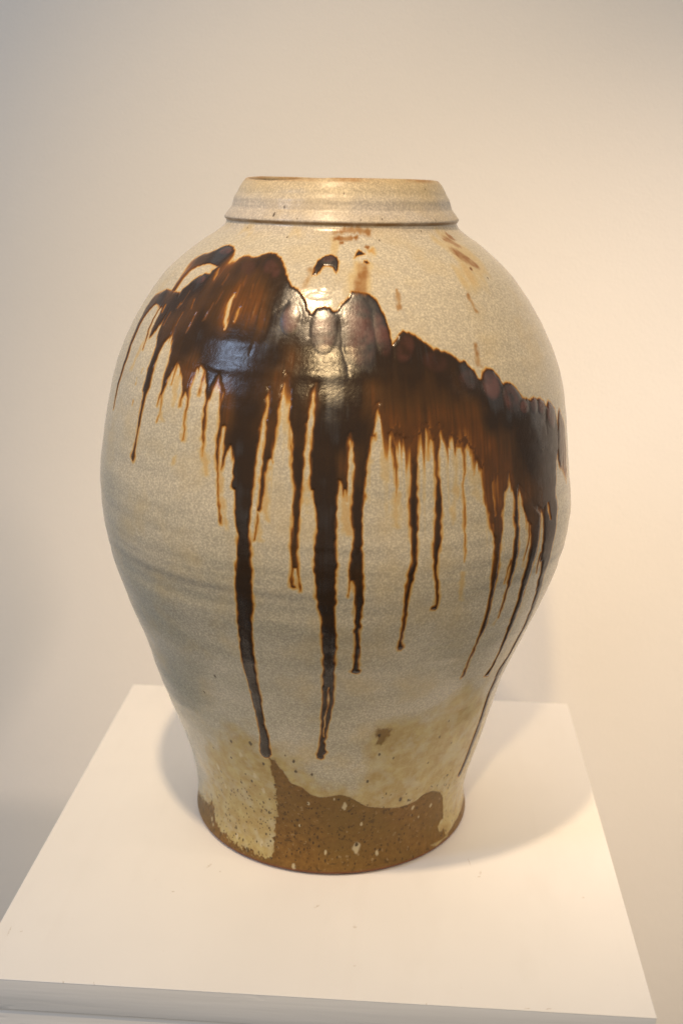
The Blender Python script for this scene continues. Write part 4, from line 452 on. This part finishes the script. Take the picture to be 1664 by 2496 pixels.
def glaze_material():
    t = NT('stoneware_glaze')
    T, cl, oc, dk, wh, tone, pl = (t.attr(a) for a in ('glaze', 'clay', 'ochre', 'speck', 'white', 'tone', 'plum'))
    ob = t.n('ShaderNodeTexCoord').outputs['Object']
    sep = t.n('ShaderNodeSeparateXYZ'); t.set(sep.inputs[0], ob); X, Y, Z = sep.outputs
    # fine crystal mottling of the pale glaze
    mott = t.noise(760, 2, .6); mott2 = t.noise(300, 2, .5); big = t.noise(16, 3); bands = t.noise(30, 3, .5, ob, (.25, .25, 1.4))
    cream, grey, blue = col(.465, .418, .322), col(.345, .316, .232), col(.30, .296, .238)
    g = t.math('ADD', t.math('MULTIPLY', tone, .5), t.math('MULTIPLY', t.maprange(bands, .35, .65), .5))
    # the glaze runs warmer and paler over the shoulder, greyer below it
    hi = t.maprange(Z, .13, .37, 0, 1)
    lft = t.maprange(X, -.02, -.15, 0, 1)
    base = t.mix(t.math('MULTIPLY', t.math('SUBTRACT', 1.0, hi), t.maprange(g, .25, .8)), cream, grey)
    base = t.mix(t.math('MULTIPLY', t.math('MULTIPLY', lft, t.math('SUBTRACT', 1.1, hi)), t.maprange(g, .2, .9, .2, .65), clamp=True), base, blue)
    base = t.mix(t.math('MULTIPLY', t.attr('band'), .7), base, col(.235, .225, .19))
    lilac = t.math('MULTIPLY', t.maprange(Z, .440, .452, 0, 1), t.maprange(Z, .470, .462, 0, 1))
    base = t.mix(t.math('MULTIPLY', lilac, .55), base, col(.44, .395, .36))
    tan = t.maprange(Z, .464, .476, 0, 1)
    base = t.mix(t.math('MULTIPLY', tan, .5), base, col(.44, .32, .15))
    mo = t.math('ADD', t.math('MULTIPLY', t.maprange(mott, .42, .70, -.40, 1), .34), t.math('MULTIPLY', t.maprange(mott2, .3, .7, -1, 1), .05))
    base = t.mix(1.0, base, t.n('ShaderNodeCombineColor', i_0=t.math('ADD', 1.0, mo), i_1=t.math('ADD', 1.0, mo), i_2=t.math('ADD', 1.0, t.math('MULTIPLY', mo, .9))).outputs[0], 'MULTIPLY')
    yel = t.math('MULTIPLY', t.maprange(t.noise(34, 3), .50, .70), t.maprange(Z, .06, .20, .55, .30))
    base = t.mix(yel, base, col(.50, .38, .18))
    # thin ochre glaze near the foot
    on = t.noise(120, 4, .6)
    ochc = t.mix(t.maprange(on, .35, .68), col(.31, .205, .055), col(.43, .345, .135))
    ochc = t.mix(t.math('MULTIPLY', t.maprange(t.noise(75, 3, .6), .48, .66), .55), ochc, col(.44, .40, .27))
    base = t.mix(t.math('MULTIPLY', oc, t.maprange(X, -.01, .03, .92, .84)), base, ochc)
    # dark iron glaze by thickness
    rmp = t.ramp(T, [(0.0, col(.54, .44, .25)), (.16, col(.52, .38, .15)), (.27, col(.46, .25, .052)), (.38, col(.27, .105, .014)), (.52, col(.115, .042, .0075)), (.68, col(.062, .029, .0085)), (.82, col(.030, .0155, .006)), (1.0, col(.016, .011, .008))])
    base = t.mix(t.maprange(T, .03, .30), base, rmp)
    base = t.mix(t.math('MULTIPLY', t.attr('smudge'), t.maprange(t.noise(140, 3), .3, .6, .6, 1.0)), base, col(.23, .092, .015))
    pm = t.math('MULTIPLY', pl, t.math('MULTIPLY', t.maprange(T, .6, .9), t.maprange(t.noise(90, 3), .32, .55)), clamp=True)
    base = t.mix(t.math('MULTIPLY', pm, .8), base, col(.115, .043, .032))
    # collar: glaze breaks brown on the sharp edge
    ce = t.math('MULTIPLY', t.maprange(Z, .4493, .4502, 0, 1), t.maprange(Z, .4522, .4512, 0, 1))
    base = t.mix(t.math('MULTIPLY', ce, t.maprange(t.noise(55, 3), .3, .6, .35, .95)), base, col(.21, .11, .030))
    le = t.math('MULTIPLY', t.maprange(Z, .4755, .4770, 0, 1), t.maprange(t.noise(60, 3), .36, .60, .15, 1))
    base = t.mix(t.math('MULTIPLY', le, .7), base, col(.31, .155, .042))
    # bare clay
    cn = t.noise(230, 5, .7); cn2 = t.noise(22, 2)
    clc = t.mix(t.maprange(cn, .3, .7), col(.116, .057, .012), col(.225, .118, .029))
    clc = t.mix(t.maprange(cn2, .4, .65, 0, .7), clc, col(.15, .090, .022))
    clc = t.mix(t.math('MULTIPLY', t.maprange(t.noise(310, 2, .5), .64, .74), .5), clc, col(.33, .24, .12))
    clc = t.mix(t.math('MULTIPLY', t.maprange(t.noise(260, 2, .5, None, (1.1, 1.1, 1.0)), .40, .30), .6), clc, col(.05, .030, .012))
    base = t.mix(cl, base, clc)
    base = t.mix(t.math('MULTIPLY', wh, .8), base, col(.50, .43, .27))
    base = t.mix(t.math('MULTIPLY', dk, .92), base, col(.045, .026, .012))
    ft_ = t.maprange(Z, .0042, .0022, 0, 1)
    base = t.mix(ft_, base, col(.17, .055, .020))
    # gloss
    dm = t.maprange(T, .35, .8)
    r0 = t.maprange(t.noise(260, 3, .6), .3, .7, .17, .27)
    rough = t.math('ADD', r0, t.math('MULTIPLY', t.maprange(T, .86, .97), .09))
    rough = t.math('ADD', rough, t.math('MULTIPLY', cl, .18))
    rough = t.math('ADD', rough, t.maprange(Z, .446, .452, 0, .15))
    ior = t.math('ADD', t.maprange(T, .3, .7, 1.48, 1.40), t.maprange(T, .88, .97, 0, .42))
    fine = t.math('ADD', t.noise(520, 2, .6), t.math('MULTIPLY', t.noise(160, 2), .8))
    fine = t.math('ADD', fine, t.math('MULTIPLY', t.math('MULTIPLY', cn, cl), 2.5))
    fine = t.math('SUBTRACT', fine, t.math('MULTIPLY', dk, 1.5))
    n1 = t.bump(fine, t.maprange(T, .5, .95, .12, .15), .0007)
    t.set(t.b.inputs['Specular IOR Level'], t.maprange(cl, 0, 1, .5, .28))
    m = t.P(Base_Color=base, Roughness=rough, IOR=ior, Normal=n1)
    return m
GM = glaze_material()
def part(name, mask, parent):
    q = quads[mask]
    if not len(q): return None
    ids, inv = np.unique(q, return_inverse=True); inv = inv.reshape(-1, 4).astype(np.int32)
    me = bpy.data.meshes.new(name); nv, nf = len(ids), len(q)
    me.vertices.add(nv); me.vertices.foreach_set('co', V.reshape(-1, 3)[ids].reshape(-1))
    me.loops.add(nf*4); me.loops.foreach_set('vertex_index', inv.reshape(-1))
    me.polygons.add(nf); me.polygons.foreach_set('loop_start', np.arange(0, nf*4, 4, dtype=np.int32))
    me.update(calc_edges=True)
    for an, A in (('glaze', TT), ('clay', CL), ('ochre', OC), ('speck', DK), ('white', WH), ('tone', TO), ('plum', PL), ('band', BA), ('smudge', SG)):
        at = me.attributes.new(an, 'FLOAT', 'POINT'); at.data.foreach_set('value', A.reshape(-1)[ids].astype(np.float32))
    me.polygons.foreach_set('use_smooth', np.ones(nf, bool))
    me.normals_split_custom_set_from_vertices(NN.reshape(-1, 3)[ids])
    me.materials.append(GM); me.validate()
    return link(bpy.data.objects.new(name, me), parent)
jar = bpy.data.objects.new('stoneware_jar', None); link(jar)
jar.location = (JX, JY, 0.0003); jar.rotation_euler = (0, 0, rad(3.63))
jar['label'] = 'large cream stoneware jar with dark brown glaze dripping down, on the white pedestal'; jar['category'] = 'jar'
LABELS = {'dark_glaze': 'dark brown iron glaze poured over the shoulder', 'bare_clay_band': 'unglazed brown clay above the foot', 'collar': 'raised ridge at the base of the neck', 'foot_ring': 'thin reddish foot edge'}
parts = {}
for nm, k in LB.items():
    parts[nm] = part(nm, flf == k, jar)
    if parts[nm] and nm in LABELS: parts[nm]['label'] = LABELS[nm]
for k in range(len(DRIP)):
    m = flf == 10+k
    if m.sum() > 25: part('glaze_drip', m, parts['dark_glaze'])
